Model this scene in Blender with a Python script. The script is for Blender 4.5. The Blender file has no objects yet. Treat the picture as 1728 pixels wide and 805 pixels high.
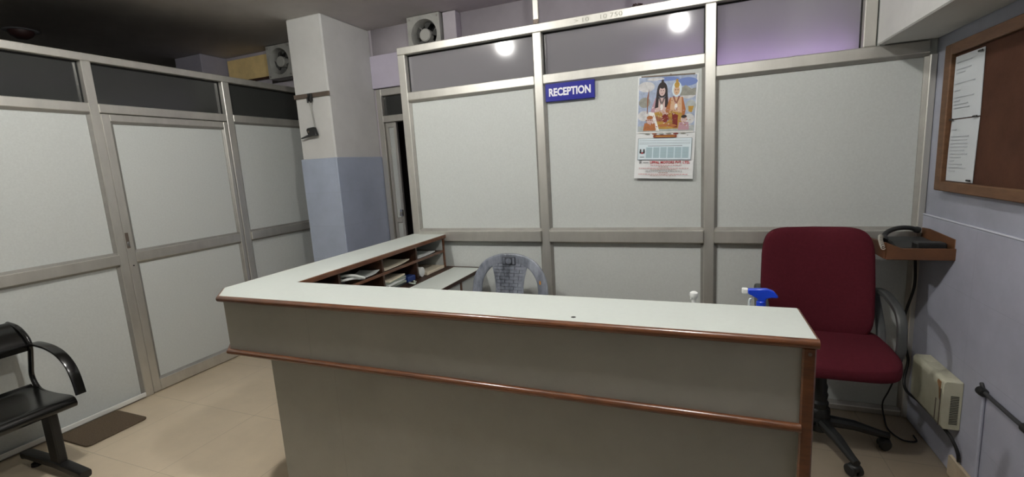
import bpy, bmesh, math, random
from mathutils import Vector, Matrix
random.seed(4)
C = bpy.context.scene.collection
PI = math.pi

# ------------------------------------------------------------------ materials
def lin(c):
    c /= 255.0
    return c/12.92 if c <= .04045 else ((c+.055)/1.055)**2.4
def col(rgb):
    return tuple(lin(v) for v in rgb)+(1,)
def pm(name, rgb, rough=.5, metal=0.0, spec=.5, var=0.0, vscale=6.0, bump=0.0, bscale=200.0, rgb2=None, coat=0.0, stretch=None):
    m = bpy.data.materials.new(name); m.use_nodes = True
    nt = m.node_tree; b = nt.nodes['Principled BSDF']
    b.inputs['Base Color'].default_value = col(rgb)
    b.inputs['Roughness'].default_value = rough
    b.inputs['Metallic'].default_value = metal
    b.inputs['Specular IOR Level'].default_value = spec
    if coat:
        b.inputs['Coat Weight'].default_value = coat; b.inputs['Coat Roughness'].default_value = .15
    tc = nt.nodes.new('ShaderNodeTexCoord')
    src = tc.outputs['Object']
    if stretch:
        mp = nt.nodes.new('ShaderNodeMapping'); mp.inputs['Scale'].default_value = stretch
        nt.links.new(src, mp.inputs['Vector']); src = mp.outputs['Vector']
    if var or rgb2:
        n = nt.nodes.new('ShaderNodeTexNoise'); n.inputs['Scale'].default_value = vscale; n.inputs['Detail'].default_value = 6
        n.inputs['Roughness'].default_value = .65
        nt.links.new(src, n.inputs['Vector'])
        r = nt.nodes.new('ShaderNodeValToRGB')
        r.color_ramp.elements[0].position = .3; r.color_ramp.elements[1].position = .7
        if rgb2 is None:
            a = tuple(max(0, v*(1-var)) for v in rgb); d = tuple(min(255, v*(1+var*.5)) for v in rgb)
        else: a, d = rgb2, rgb
        r.color_ramp.elements[0].color = col(a); r.color_ramp.elements[1].color = col(d)
        nt.links.new(n.outputs['Fac'], r.inputs['Fac']); nt.links.new(r.outputs['Color'], b.inputs['Base Color'])
    if bump:
        n2 = nt.nodes.new('ShaderNodeTexNoise'); n2.inputs['Scale'].default_value = bscale; n2.inputs['Detail'].default_value = 3
        nt.links.new(src, n2.inputs['Vector'])
        bp = nt.nodes.new('ShaderNodeBump'); bp.inputs['Strength'].default_value = bump; bp.inputs['Distance'].default_value = .003
        nt.links.new(n2.outputs['Fac'], bp.inputs['Height']); nt.links.new(bp.outputs['Normal'], b.inputs['Normal'])
    return m
def tile_mat(name, rgb, rough, size, off, grout, plane='xy', var=.05, mortar=.0018, vscale=3.0, spec=.5):
    """flat tiles with thin joints, in world metres"""
    m = pm(name, rgb, rough, spec=spec, var=var, vscale=vscale)
    nt = m.node_tree; b = nt.nodes['Principled BSDF']
    src = b.inputs['Base Color'].links[0].from_socket
    g = nt.nodes.new('ShaderNodeNewGeometry'); sp = nt.nodes.new('ShaderNodeSeparateXYZ')
    nt.links.new(g.outputs['Position'], sp.inputs[0])
    def line(axis, o, s):
        a = nt.nodes.new('ShaderNodeMath'); a.operation = 'SUBTRACT'; a.inputs[1].default_value = o-s*40
        nt.links.new(sp.outputs[axis.upper()], a.inputs[0])
        w = nt.nodes.new('ShaderNodeMath'); w.operation = 'MODULO'; w.inputs[1].default_value = s
        nt.links.new(a.outputs[0], w.inputs[0])
        l = nt.nodes.new('ShaderNodeMath'); l.operation = 'LESS_THAN'; l.inputs[1].default_value = mortar
        nt.links.new(w.outputs[0], l.inputs[0]); return l.outputs[0]
    sx, sy = size if isinstance(size, tuple) else (size, size)
    l1 = line(plane[0], off[0], sx); l2 = line(plane[1], off[1], sy)
    mx = nt.nodes.new('ShaderNodeMath'); mx.operation = 'MAXIMUM'
    nt.links.new(l1, mx.inputs[0]); nt.links.new(l2, mx.inputs[1])
    mix = nt.nodes.new('ShaderNodeMix'); mix.data_type = 'RGBA'
    nt.links.new(mx.outputs[0], mix.inputs['Factor']); nt.links.new(src, mix.inputs['A'])
    mix.inputs['B'].default_value = col(grout)
    nt.links.new(mix.outputs['Result'], b.inputs['Base Color'])
    return m
def glass_mat(name, tint, film, film_amt, refl, rough, frosted=False):
    m = bpy.data.materials.new(name); m.use_nodes = True
    nt = m.node_tree; nt.nodes.clear()
    out = nt.nodes.new('ShaderNodeOutputMaterial')
    tr = nt.nodes.new('ShaderNodeBsdfTranslucent' if frosted else 'ShaderNodeBsdfTransparent'); tr.inputs[0].default_value = col(tint)
    df = nt.nodes.new('ShaderNodeBsdfDiffuse'); df.inputs[0].default_value = col(film)
    gl = nt.nodes.new('ShaderNodeBsdfGlossy'); gl.inputs['Roughness'].default_value = rough
    gl.inputs[0].default_value = (1, 1, 1, 1)
    fr = nt.nodes.new('ShaderNodeFresnel'); fr.inputs[0].default_value = refl
    m1 = nt.nodes.new('ShaderNodeMixShader'); m1.inputs[0].default_value = film_amt
    nt.links.new(tr.outputs[0], m1.inputs[1]); nt.links.new(df.outputs[0], m1.inputs[2])
    m2 = nt.nodes.new('ShaderNodeMixShader')
    nt.links.new(fr.outputs[0], m2.inputs[0]); nt.links.new(m1.outputs[0], m2.inputs[1]); nt.links.new(gl.outputs[0], m2.inputs[2])
    nt.links.new(m2.outputs[0], out.inputs[0])
    return m
def emit(name, rgb, s):
    m = bpy.data.materials.new(name); m.use_nodes = True
    b = m.node_tree.nodes['Principled BSDF']
    b.inputs['Base Color'].default_value = (.8, .8, .8, 1)
    b.inputs['Emission Color'].default_value = rgb+(1,); b.inputs['Emission Strength'].default_value = s
    return m

M = {}
M['panel'] = pm('grey_laminate_panel', (196, 200, 197), .55, var=.03, vscale=90, spec=.3)
M['alu'] = pm('anodised_aluminium', (204, 202, 195), .42, metal=.72, var=.04, vscale=14, stretch=(1, 1, .3))
M['aludark'] = pm('dull_aluminium', (160, 158, 152), .5, metal=.5, var=.06, vscale=14)
M['gasket'] = pm('black_rubber_gasket', (18, 18, 18), .7)
M['glass'] = glass_mat('tinted_glass_film', (224, 220, 226), (160, 160, 162), .42, 1.5, .08, True)
M['glassdark'] = glass_mat('dark_tinted_glass', (52, 54, 54), (92, 94, 92), .35, 1.5, .12)
M['ceil'] = pm('ceiling_paint', (214, 210, 206), .9, var=.05, vscale=2.0, spec=.1)
M['white'] = pm('white_wall_paint', (205, 205, 202), .85, var=.04, vscale=2.5, bump=.15, bscale=60, spec=.15)
M['backwall'] = pm('lavender_grey_wall_paint', (190, 184, 190), .85, var=.05, vscale=3, bump=.1, bscale=60, spec=.15)
M['lav'] = pm('lavender_wall_paint', (196, 190, 206), .85, var=.03, vscale=3, spec=.15)
M['rightwall'] = pm('pale_lilac_wall_paint', (176, 179, 192), .8, var=.05, vscale=4, bump=.1, bscale=80, spec=.2)
M['righttile'] = tile_mat('pale_lilac_wall_tiles', (168, 170, 184), .5, (.6, .3), (-.52, .26), (150, 152, 166), 'yz', var=.06, vscale=4)
M['pillartile'] = tile_mat('blue_grey_wall_tiles', (168, 178, 196), .4, (9.0, .31), (-8.0, .46), (150, 156, 170), 'xz', var=.05, vscale=4)
M['floor'] = tile_mat('beige_floor_tiles', (214, 198, 172), .38, .6, (-3.41, -.456), (178, 164, 140), 'xy', var=.05, vscale=2.2, mortar=.003)
M['skirt'] = pm('beige_skirting_tile', (196, 182, 158), .5, rgb2=(150, 132, 108), vscale=5)
M['whitestrip'] = pm('white_pvc_strip', (225, 225, 220), .5)
M['ctop'] = pm('pale_grey_laminate_top', (192, 198, 193), .38, var=.012, vscale=50, spec=.4)
M['cfront'] = pm('grey_laminate_front', (162, 160, 150), .5, var=.05, vscale=3, spec=.3)
M['brown'] = pm('polished_brown_wood', (114, 68, 38), .32, rgb2=(80, 46, 25), vscale=5, coat=.5, stretch=(3, 3, 12))
M['shelfwood'] = pm('dark_brown_wood', (70, 43, 28), .5, rgb2=(48, 30, 20), vscale=6)
M['shelfback'] = pm('grey_shelf_lining', (84, 85, 82), .6)
M['maroon'] = pm('maroon_fabric', (80, 28, 37), .95, var=.06, vscale=80, bump=.5, bscale=500, spec=.1)
M['blackplastic'] = pm('black_plastic', (30, 31, 31), .45)
M['greyplastic'] = pm('dark_grey_plastic', (66, 68, 68), .5)
M['blackmetal'] = pm('black_powder_coated_metal', (13, 13, 13), .2, spec=.6)
M['blacksteel'] = pm('black_matt_steel', (22, 21, 21), .5)
M['marble'] = pm('marbled_grey_plastic', (166, 172, 184), .35, rgb2=(62, 66, 76), vscale=12, stretch=(1, 1, .35))
M['darkmarble'] = pm('dark_grey_plastic_emblem', (40, 42, 48), .4, rgb2=(80, 84, 92), vscale=16)
M['orange'] = pm('orange_sticker', (200, 140, 70), .5)
M['mat'] = pm('brown_coir_mat', (112, 98, 82), .98, rgb2=(80, 70, 58), vscale=160, bump=.8, bscale=350, spec=.05)
M['board'] = pm('brown_hardboard', (80, 53, 40), .85, rgb2=(64, 41, 31), vscale=5, bump=.2, bscale=200, spec=.15)
M['frame'] = pm('brown_timber_frame', (112, 80, 54), .6, rgb2=(88, 60, 38), vscale=7, stretch=(3, 1, 6))
M['paper'] = pm('white_paper', (226, 228, 228), .85, var=.02, vscale=4)
M['paper2'] = pm('cream_paper', (222, 212, 192), .85, var=.04)
M['ledge'] = pm('painted_lit_ledge', (196, 198, 208), .6)  # paler than the tiles to paint in light on the dado's top edge
M['ink'] = pm('faint_grey_ink', (182, 186, 192), .9)
M['notice'] = pm('greyed_white_paper', (198, 203, 206), .85, var=.02, vscale=4)
M['pin'] = pm('black_pin', (30, 30, 30), .5)
M['tray'] = pm('brown_plywood', (104, 66, 38), .6, rgb2=(80, 50, 28), vscale=9)
M['cable'] = pm('black_cable', (16, 16, 16), .55)
M['cream'] = pm('yellowed_cream_plastic', (194, 193, 174), .5, rgb2=(172, 170, 148), vscale=7)
M['rust'] = pm('brown_rust_stain', (120, 84, 52), .8, rgb2=(160, 126, 88), vscale=30)
M['pipe'] = pm('painted_pipe', (160, 163, 176), .5)
M['darkpipe'] = pm('dark_flexible_conduit', (52, 52, 54), .6)
M['fanbody'] = pm('dusty_white_metal', (172, 172, 166), .55, var=.1, vscale=8)
M['fandark'] = pm('dark_fan_opening', (24, 24, 24), .8)
M['fanblade'] = pm('grey_fan_blade', (84, 84, 82), .6)
M['fanhub'] = pm('pale_fan_hub', (178, 178, 172), .5)
M['yellow'] = pm('yellow_painted_board', (240, 212, 150), .8, var=.1, vscale=4)
M['steelbar'] = pm('brown_grey_metal_bar', (112, 100, 90), .5, metal=.4)
M['chrome'] = pm('bright_chrome', (225, 225, 225), .18, metal=1)
M['signblue'] = pm('blue_acrylic', (20, 26, 140), .35)
M['signwhite'] = pm('white_vinyl_lettering', (240, 240, 245), .4)
M['blueplastic'] = pm('bright_blue_plastic', (24, 66, 205), .35)
M['whiteplastic'] = pm('white_plastic', (232, 234, 232), .4)
M['bottleclear'] = pm('pale_cloudy_plastic', (205, 214, 216), .3)
M['bluefile'] = pm('blue_folder', (34, 58, 120), .5)
M['greyfile'] = pm('grey_green_folder', (150, 158, 148), .7)
M['darkfile'] = pm('dark_file_cover', (70, 74, 76), .7)
M['lavcol'] = pm('mauve_column_paint', (150, 147, 158), .85, var=.04)
M['lamp'] = emit('glowing_lamp_glass', (1.0, .985, .945), 420.0)
M['lamp_dim'] = emit('dimmer_lamp_glass', (1.0, .985, .945), 335.0)  # right-hand lamp set dimmer to balance brightness between the two
M['violet'] = emit('added_violet_glow', (.74, .52, 1.0), 11.0)  # invented glow that gives the transom glass its violet tint
M['darkred'] = pm('dark_maroon_metal', (46, 24, 22), .6)
M['rim'] = pm('pale_grey_rim', (130, 130, 134), .5)

# ------------------------------------------------------------------ mesh helpers
def BM(): return bmesh.new()
def box(bm, x0, x1, y0, y1, z0, z1, bev=0.0, mi=0, seg=1):
    if x0 > x1: x0, x1 = x1, x0
    if y0 > y1: y0, y1 = y1, y0
    if z0 > z1: z0, z1 = z1, z0
    vs = [bm.verts.new(p) for p in ((x0,y0,z0),(x1,y0,z0),(x1,y1,z0),(x0,y1,z0),(x0,y0,z1),(x1,y0,z1),(x1,y1,z1),(x0,y1,z1))]
    fs = [bm.faces.new([vs[i] for i in f]) for f in ((3,2,1,0),(4,5,6,7),(0,1,5,4),(1,2,6,5),(2,3,7,6),(3,0,4,7))]
    for f in fs: f.material_index = mi
    if bev:
        es = list({e for f in fs for e in f.edges})
        r = bmesh.ops.bevel(bm, geom=es, offset=bev, segments=seg, profile=.5, affect='EDGES')
        for f in r['faces']: f.material_index = mi
    return bm
def prism(bm, poly, a0, a1, axis='z', mi=0, bev=0.0, top_mi=None):
    """poly: 2D points; axis = extrusion axis. (x,y) for z ; (x,z) for y ; (y,z) for x"""
    def P(p, a):
        return {'z': (p[0], p[1], a), 'y': (p[0], a, p[1]), 'x': (a, p[0], p[1])}[axis]
    A = [bm.verts.new(P(p, a0)) for p in poly]; B = [bm.verts.new(P(p, a1)) for p in poly]
    n = len(poly); fs = []
    fs.append(bm.faces.new(A[::-1])); fs.append(bm.faces.new(B))
    for i in range(n): fs.append(bm.faces.new((A[i], A[(i+1) % n], B[(i+1) % n], B[i])))
    for f in fs: f.material_index = mi
    if top_mi is not None: fs[1].material_index = top_mi
    bmesh.ops.recalc_face_normals(bm, faces=fs)
    if bev:
        es = list({e for f in fs for e in f.edges})
        r = bmesh.ops.bevel(bm, geom=es, offset=bev, segments=1, profile=.5, affect='EDGES')
        for f in r['faces']: f.material_index = mi
    return bm
def smooth_path(pts, k=6, closed=False):
    P = [Vector(p) for p in pts]; n = len(P); out = []
    rng = n if closed else n-1
    for i in range(rng):
        p1, p2 = P[i], P[(i+1) % n]
        p0 = P[i-1] if (i > 0 or closed) else p1*2-p2
        p3 = P[(i+2) % n] if (i+2 < n or closed) else p2*2-p1
        for j in range(k):
            t = j/k
            out.append(.5*((2*p1)+(p2-p0)*t+(2*p0-5*p1+4*p2-p3)*t*t+(3*p1-p0-3*p2+p3)*t**3))
    if not closed: out.append(P[-1])
    return out
def tube(bm, pts, r, seg=10, closed=False, flat=None, ref=None, mi=0):
    """sweep a round (or elliptical: flat=(a,b) with a along ref) profile along pts"""
    P = [Vector(p) for p in pts]; n = len(P); rings = []
    up = None
    for i in range(n):
        if closed: t = (P[(i+1) % n]-P[i-1])
        else: t = P[min(i+1, n-1)]-P[max(i-1, 0)]
        t.normalize()
        if ref is not None:
            u = Vector(ref); u = u-t*u.dot(t); u.normalize()
        elif up is None:
            u = Vector((0, 0, 1)) if abs(t.z) < .9 else Vector((1, 0, 0)); u = (u-t*u.dot(t)).normalized()
        else:
            u = (up-t*up.dot(t)).normalized()
        up = u; w = t.cross(u)
        rr = r[i] if isinstance(r, (list, tuple)) else r
        a, b = flat if flat else (rr, rr)
        ring = []
        for k in range(seg):
            an = 2*PI*k/seg
            ca, sa = math.cos(an), math.sin(an)
            if flat:   # rounded rectangle-ish
                ca = math.copysign(abs(ca)**.5, ca); sa = math.copysign(abs(sa)**.5, sa)
            ring.append(bm.verts.new(P[i]+u*(a*ca)+w*(b*sa)))
        rings.append(ring)
    m = n if closed else n-1
    fs = []
    for i in range(m):
        A, B = rings[i], rings[(i+1) % n]
        for k in range(seg):
            fs.append(bm.faces.new((A[k], A[(k+1) % seg], B[(k+1) % seg], B[k])))
    if not closed:
        fs.append(bm.faces.new(rings[0][::-1])); fs.append(bm.faces.new(rings[-1]))
    for f in fs: f.material_index = mi
    bmesh.ops.recalc_face_normals(bm, faces=fs)
    return bm
def lathe(bm, prof, c=(0,0,0), axis='z', seg=24, mi=0):
    c = Vector(c); rings = []; fs = []
    def P(r, h, an):
        x, y = r*math.cos(an), r*math.sin(an)
        return {'z': Vector((x, y, h)), 'y': Vector((x, h, y)), 'x': Vector((h, x, y))}[axis]+c
    for r, h in prof:
        if r < 1e-6: rings.append([bm.verts.new(P(0, h, 0))])
        else: rings.append([bm.verts.new(P(r, h, 2*PI*k/seg)) for k in range(seg)])
    for A, B in zip(rings, rings[1:]):
        for k in range(seg):
            a0, a1 = A[k % len(A)], A[(k+1) % len(A)]; b0, b1 = B[k % len(B)], B[(k+1) % len(B)]
            q = [a0, a1, b1, b0]; qq = []
            for v in q:
                if v not in qq: qq.append(v)
            if len(qq) > 2: fs.append(bm.faces.new(qq))
    if len(rings[0]) > 1: fs.append(bm.faces.new(rings[0][::-1]))
    if len(rings[-1]) > 1: fs.append(bm.faces.new(rings[-1]))
    for f in fs: f.material_index = mi
    bmesh.ops.recalc_face_normals(bm, faces=fs)
    return bm
def spow(v, e): return math.copysign(abs(v)**e, v)
def superell(bm, c, h, e1=.3, e2=.35, nu=40, nv=20, deform=None, axis='z', mi=0):
    """superellipsoid: plan exponent e2, edge exponent e1, thin axis = axis"""
    rows = []; fs = []
    for i in range(nv+1):
        ph = -PI/2+PI*i/nv; row = []
        for k in range(nu):
            th = 2*PI*k/nu
            a = spow(math.cos(ph), e1)*spow(math.cos(th), e2); b = spow(math.cos(ph), e1)*spow(math.sin(th), e2); d = spow(math.sin(ph), e1)
            p = {'z': Vector((a*h[0], b*h[1], d*h[2])), 'y': Vector((a*h[0], d*h[1], b*h[2]))}[axis]
            if deform: p = deform(p)
            row.append(p+Vector(c))
        rows.append(row)
    V = []
    for i, row in enumerate(rows):
        if i in (0, nv): V.append([bm.verts.new(row[0])])
        else: V.append([bm.verts.new(p) for p in row])
    for A, B in zip(V, V[1:]):
        for k in range(nu):
            q = []
            for v in (A[k % len(A)], A[(k+1) % len(A)], B[(k+1) % len(B)], B[k % len(B)]):
                if v not in q: q.append(v)
            if len(q) > 2: fs.append(bm.faces.new(q))
    for f in fs: f.material_index = mi
    bmesh.ops.recalc_face_normals(bm, faces=fs)
    return bm

def wloc(o):
    v = Vector((0, 0, 0))
    while o is not None: v += o.location; o = o.parent
    return v
def obj(name, bm, mats, parent=None, local=False, ang=35):
    """one mesh object; vertices given in world metres unless local"""
    if not isinstance(mats, (list, tuple)): mats = [mats]
    if parent is not None and not local:
        bmesh.ops.translate(bm, verts=bm.verts, vec=-wloc(parent))
    lim = math.radians(ang)
    for e in bm.edges:
        e.smooth = not (len(e.link_faces) == 2 and e.calc_face_angle(0) > lim)
    for f in bm.faces: f.smooth = True
    me = bpy.data.meshes.new(name); bm.to_mesh(me); bm.free()
    for m in mats: me.materials.append(m)
    o = bpy.data.objects.new(name, me); C.objects.link(o)
    if parent is not None: o.parent = parent
    return o
def tag(o, label, cat, group=None):
    o['label'] = label; o['category'] = cat
    if group: o['group'] = group
    return o
def thing(name, loc, label, cat, group=None, rot=None):
    o = bpy.data.objects.new(name, None); C.objects.link(o); o.location = loc
    o.empty_display_size = .1
    if rot: o.rotation_euler = rot
    return tag(o, label, cat, group)
def struct(name, bm, mats, label=None, parent=None):
    o = obj(name, bm, mats, parent)
    if parent is None: o['kind'] = 'structure'
    if label: o['label'] = label
    return o
def text_obj(name, body, size, mat, parent, loc, rot=(PI/2, 0, 0), extrude=.0006, bold=0.0, width=None, align='LEFT', height=None):
    cu = bpy.data.curves.new(name, 'FONT'); cu.body = body; cu.size = size; cu.extrude = extrude; cu.offset = bold
    cu.align_x = align; cu.resolution_u = 3
    t = bpy.data.objects.new(name+'_tmp', cu); C.objects.link(t)
    bpy.context.view_layer.update()
    dg = bpy.context.evaluated_depsgraph_get()
    me = bpy.data.meshes.new_from_object(t.evaluated_get(dg)); me.name = name
    bpy.data.objects.remove(t); bpy.data.curves.remove(cu)
    xs = [v.co.x for v in me.vertices]; ys = [v.co.y for v in me.vertices]
    sx = width/(max(xs)-min(xs)) if width else 1; sy = height/(max(ys)-min(ys)) if height else 1
    x0, y0 = min(xs), min(ys)
    for v in me.vertices: v.co.x = (v.co.x-x0)*sx; v.co.y = (v.co.y-y0)*sy
    me.materials.clear(); me.materials.append(mat)
    o = bpy.data.objects.new(name, me); C.objects.link(o); o.location = loc; o.rotation_euler = rot
    o.parent = parent
    return o

# ------------------------------------------------------------------ camera
cam_loc = Vector((-.081, -3.048, 1.55)); yaw, pitch, roll, FPX = .3833, -.1592, -.0589, 779.53
cy, sy, cp, sp, cr, sr = math.cos(yaw), math.sin(yaw), math.cos(pitch), math.sin(pitch), math.cos(roll), math.sin(roll)
f = Vector((-sy*cp, cy*cp, sp)); r0 = Vector((cy, sy, 0)); u0 = r0.cross(f)
r = r0*cr+u0*sr; u = -r0*sr+u0*cr
cd = bpy.data.cameras.new('camera'); co = bpy.data.objects.new('camera', cd); C.objects.link(co)
co.matrix_world = Matrix(((r.x, u.x, -f.x, cam_loc.x), (r.y, u.y, -f.y, cam_loc.y), (r.z, u.z, -f.z, cam_loc.z), (0, 0, 0, 1)))
cd.sensor_width = 36; cd.lens = FPX/1728*36; cd.clip_start = .02
bpy.context.scene.camera = co

# ------------------------------------------------------------------ key dimensions
XL = -3.867                     # face of the left partition
XR = 1.045                      # right wall
YB = .932                       # back wall
ZC = 2.923                      # ceiling
YF = -5.4                       # wall behind the photographer
zT, zT2, zt1, zt0, zm1, zm0 = 2.444, 2.391, 2.122, 2.062, 1.080, 1.003
K, L = 1.056, .797              # counter top, lower moulding

# ------------------------------------------------------------------ room shell
struct('floor', box(BM(), -7.6, XR+.15, YF-.1, 3.4, -.12, 0), M['floor'])
struct('ceiling', box(BM(), -7.6, XR+.15, YF-.1, 3.4, ZC, ZC+.12), M['ceil'])
bm = box(BM(), XR, XR+.14, YF, 3.3, 0, ZC)
struct('wall_right', bm, M['rightwall'])
bm = box(BM(), XR-.010, XR-.0005, YF, -.0005, 0.0, 1.162, .003)
struct('trim_1', bm, M['righttile'], 'pale lilac tile dado on the right wall with a lit top ledge')
struct('trim_4', box(BM(), XR-.013, XR-.0004, YF, -.0005, 1.1625, 1.169, .002), M['ledge'], 'thin ledge atop the right wall tiles, painted pale as if lit')  # strip added so its pale colour gives the dado edge a lit line
# back wall with door opening
bm = BM()
box(bm, -7.5, -3.05, YB, YB+.12, 0, ZC); box(bm, -2.14, XR, YB, YB+.12, 0, ZC); box(bm, -3.05, -2.14, YB, YB+.12, 2.372, ZC)
struct('wall_back', bm, M['backwall'])
struct('trim_2', box(BM(), -3.0695, XR-.0005, YB-.035, YB-.0005, 2.365, 2.673, .004), M['lav'], 'lavender painted beam above the rear doorway')
struct('wall_front', box(BM(), -7.5, XR, YF-.1, YF, 0, ZC), M['white'])
struct('wall_left', box(BM(), XL-.10, XL, YF, -2.262, 0, ZC), M['white'])
struct('wall_far_left', box(BM(), -7.6, -7.5, YF, 3.3, 0, ZC), M['white'])
struct('wall_rear', box(BM(), -7.5, XR, 3.3, 3.4, 0, ZC), M['backwall'])
struct('baseboard_right', prism(BM(), [(XR-.0105, 0), (XR-.026, 0), (XR-.026, .095), (XR-.0105, .10)], YF+.01, -.50, 'y', bev=.003), M['skirt'])
struct('baseboard_left', box(BM(), XL+.0005, XL+.012, -2.255, -1.096, .012, .044, .003), M['whitestrip'])
# ceiling beam along the right wall
struct('ceiling_beam', box(BM(), .788, XR-.0005, YF+.0005, -.001, 2.046, ZC-.0005, .006), M['white'])
# pillar with tiled dado
struct('pillar', box(BM(), -3.462, -3.07, .283, YB-.0005, 0, ZC-.0005, .012), M['white'])
struct('trim_3', box(BM(), -3.474, -3.058, .271, YB-.001, .0, 1.703, .006), M['pillartile'], 'blue grey tile cladding on the lower half of the pillar')

# ------------------------------------------------------------------ aluminium partitions
def bar(bm, x0, x1, y0, y1, z0, z1): box(bm, x0, x1, y0, y1, z0, z1, .004)
def on_left(bm):       # local partition frame (u along, depth, z) -> left wall: u = y, face towards +x
    for v in bm.verts: v.co = Vector((XL-v.co.y, v.co.x, v.co.z))
    bmesh.ops.recalc_face_normals(bm, faces=bm.faces)
    return bm
def ident(bm): return bm
def cell(par, tf, u0, u1, z0, z1, kind, depth=.026):
    """an infill: flat panel, or a pane of glass with its black gasket"""
    if kind == 'panel':
        obj('panel', tf(box(BM(), u0-.008, u1+.008, depth, depth+.012, z0-.008, z1+.008)), M['panel'], par)
        b = BM(); w = .016
        for (a, c, d, e) in ((u0, u1, z0, z0+w), (u0, u1, z1-w, z1), (u0, u0+w, z0+w, z1-w), (u1-w, u1, z0+w, z1-w)):
            # sloped glazing bead
            if c-a > e-d:
                lo = d < (z0+z1)/2
                q = [(.005, d), (depth, d), (depth, e), (depth-.006, e)] if lo else [(.005, e), (depth, e), (depth, d), (depth-.006, d)]
                prism(b, q, a, c, 'x')
            else:
                lf = a < (u0+u1)/2
                q = [(a, .005), (a, depth), (c, depth), (c, depth-.006)] if lf else [(c, .005), (c, depth), (a, depth), (a, depth-.006)]
                prism(b, q, d, e, 'z')
        obj('glazing_bead', tf(b), M['aludark'], par)
    else:
        dark = kind == 'dark'
        o = obj('glass_pane', tf(box(BM(), u0+.003, u1-.003, .050, .055, z0+.003, z1-.003)), M['glassdark' if dark else 'glass'], par)
        b = BM(); w = .006
        for (a, c, d, e) in ((u0, u1, z0, z0+w), (u0, u1, z1-w*1.6, z1), (u0, u0+w, z0+w, z1-w), (u1-w, u1, z0+w, z1-w)):
            box(b, a, c, .044, .058, d, e)
        obj('gasket', tf(b), M['gasket'], par)
DEP = .07
# --- partition behind the counter
pb = thing('aluminium_partition', (-.5, 0, 0), 'wide grey-panelled aluminium partition behind the reception counter, with three lit glass transoms', 'partition')
posts = [(-2.141, -2.080, zT2), (-1.085, -1.025, zT2), (-.035, .025, zT2)]
for a, b_, h in posts:
    b = BM(); bar(b, a, b_, 0, DEP, 0, h); obj('post', b, M['alu'], pb)
b = BM(); bar(b, .728, .785, 0, DEP, 2.044, zT2); obj('post', b, M['alu'], pb)
b = BM(); bar(b, 1.012, 1.0435, -.004, DEP, 0, 1.975); obj('post', b, M['alu'], pb)
b = BM(); bar(b, -2.141, .786, -.001, DEP, zT2, zT); obj('top_rail', b, M['alu'], pb)
secs = [(-2.080, -1.085), (-1.025, -.035), (.025, 1.012)]
for i, (a, b_) in enumerate(secs):
    r1, r0_ = (zt1, zt0) if i < 2 else (2.044, 1.982)
    e = b_
    b = BM(); bar(b, a, e, .001, DEP-.001, r0_, r1); obj('transom_rail', b, M['alu'], pb)
    b = BM(); bar(b, a, e, -.022, DEP-.001, zm0, zm1); obj('middle_rail', b, M['alu'], pb)
    b = BM(); bar(b, a, e, .001, DEP-.001, 0, .035); obj('bottom_rail', b, M['alu'], pb)
    cell(pb, ident, a, e, zm1, r0_, 'panel'); cell(pb, ident, a, e, .035, zm0, 'panel')
    cell(pb, ident, a, .728 if i == 2 else e, r1, zT2, 'glass')
b = BM(); prism(b, [(.7855, 2.0445), (1.0122, 2.0445), (1.0122, 1.9755), (XR-.0001, 1.9755), (XR-.0001, zT2), (.7855, zT2)], .02, DEP, 'y'); obj('infill_plate', b, M['panel'], pb)
# pencil note on the top rail
text_obj('pencil_note', '> 10    10 750', .03, pm('pencil', (168, 168, 156), .9), pb, (-.80+.5, -.0016, 2.404), extrude=.0003, width=.30, height=.026)
# stay from the rail to the ceiling
b = BM(); bar(b, -1.075, -1.035, .004, .03, zT+.0005, ZC-.0005)
st = tag(obj('ceiling_stay', b, M['alu']), 'thin upright aluminium stay from the rear partition top rail to the ceiling', 'post')
b = BM(); box(b, -1.073, -1.037, .002, .0045, zT+.001, zT+.028, .002); lathe(b, [(0, -.001), (.006, -.001), (.006, .002), (0, .002)], (-1.055, .0015, zT+.016), 'y', 12)
obj('foot_bracket', b, M['steelbar'], st)
# wad of dark lint on the rail
b = BM()
for k in range(9):
    c0 = Vector((-.415+random.uniform(-.02, .02), .025+random.uniform(-.012, .012), zT+.004))
    tube(b, smooth_path([c0, c0+Vector((random.uniform(-.02, .02), random.uniform(-.01, .01), random.uniform(.004, .018))), c0+Vector((random.uniform(-.03, .03), 0, .002))], 4), .0022, 6)
tag(obj('string_scrap', b, M['darkred']), 'small dark red tangle of string lying on the rear partition top rail', 'string')

# --- partition along the left
pl = thing('aluminium_partition', (XL, -.6, 0), 'grey-panelled aluminium partition along the left with dark glass transoms around the door', 'partition')
A0, A1, B0, B1 = -1.094, -1.038, -.100, -.036
for a, b_ in ((A0, A1), (B0, B1), (-2.26, -2.20), (YB-.045, YB-.001)):
    b = BM(); bar(b, a, b_, 0, DEP, 0, 2.395); obj('post', on_left(b), M['alu'], pl)
b = BM(); bar(b, -2.26, YB-.001, -.001, DEP, 2.395, 2.446); obj('top_rail', on_left(b), M['alu'], pl)
for a, e, door in ((-2.20, A0, 0), (A1, B0, 1), (B1, YB-.045, 0)):
    b = BM(); bar(b, a, e, .001, DEP-.001, 2.061, 2.122); obj('transom_rail', on_left(b), M['alu'], pl)
    cell(pl, on_left, a, e, 2.122, 2.395, 'dark')
    if not door:
        b = BM(); bar(b, a, e, -.012, DEP-.001, 1.008, 1.079); obj('middle_rail', on_left(b), M['alu'], pl)
        b = BM(); bar(b, a, e, .001, DEP-.001, 0, .012); obj('bottom_rail', on_left(b), M['aludark'], pl)
        cell(pl, on_left, a, e, 1.079, 2.061, 'panel'); cell(pl, on_left, a, e, .012, 1.008, 'panel')
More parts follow.
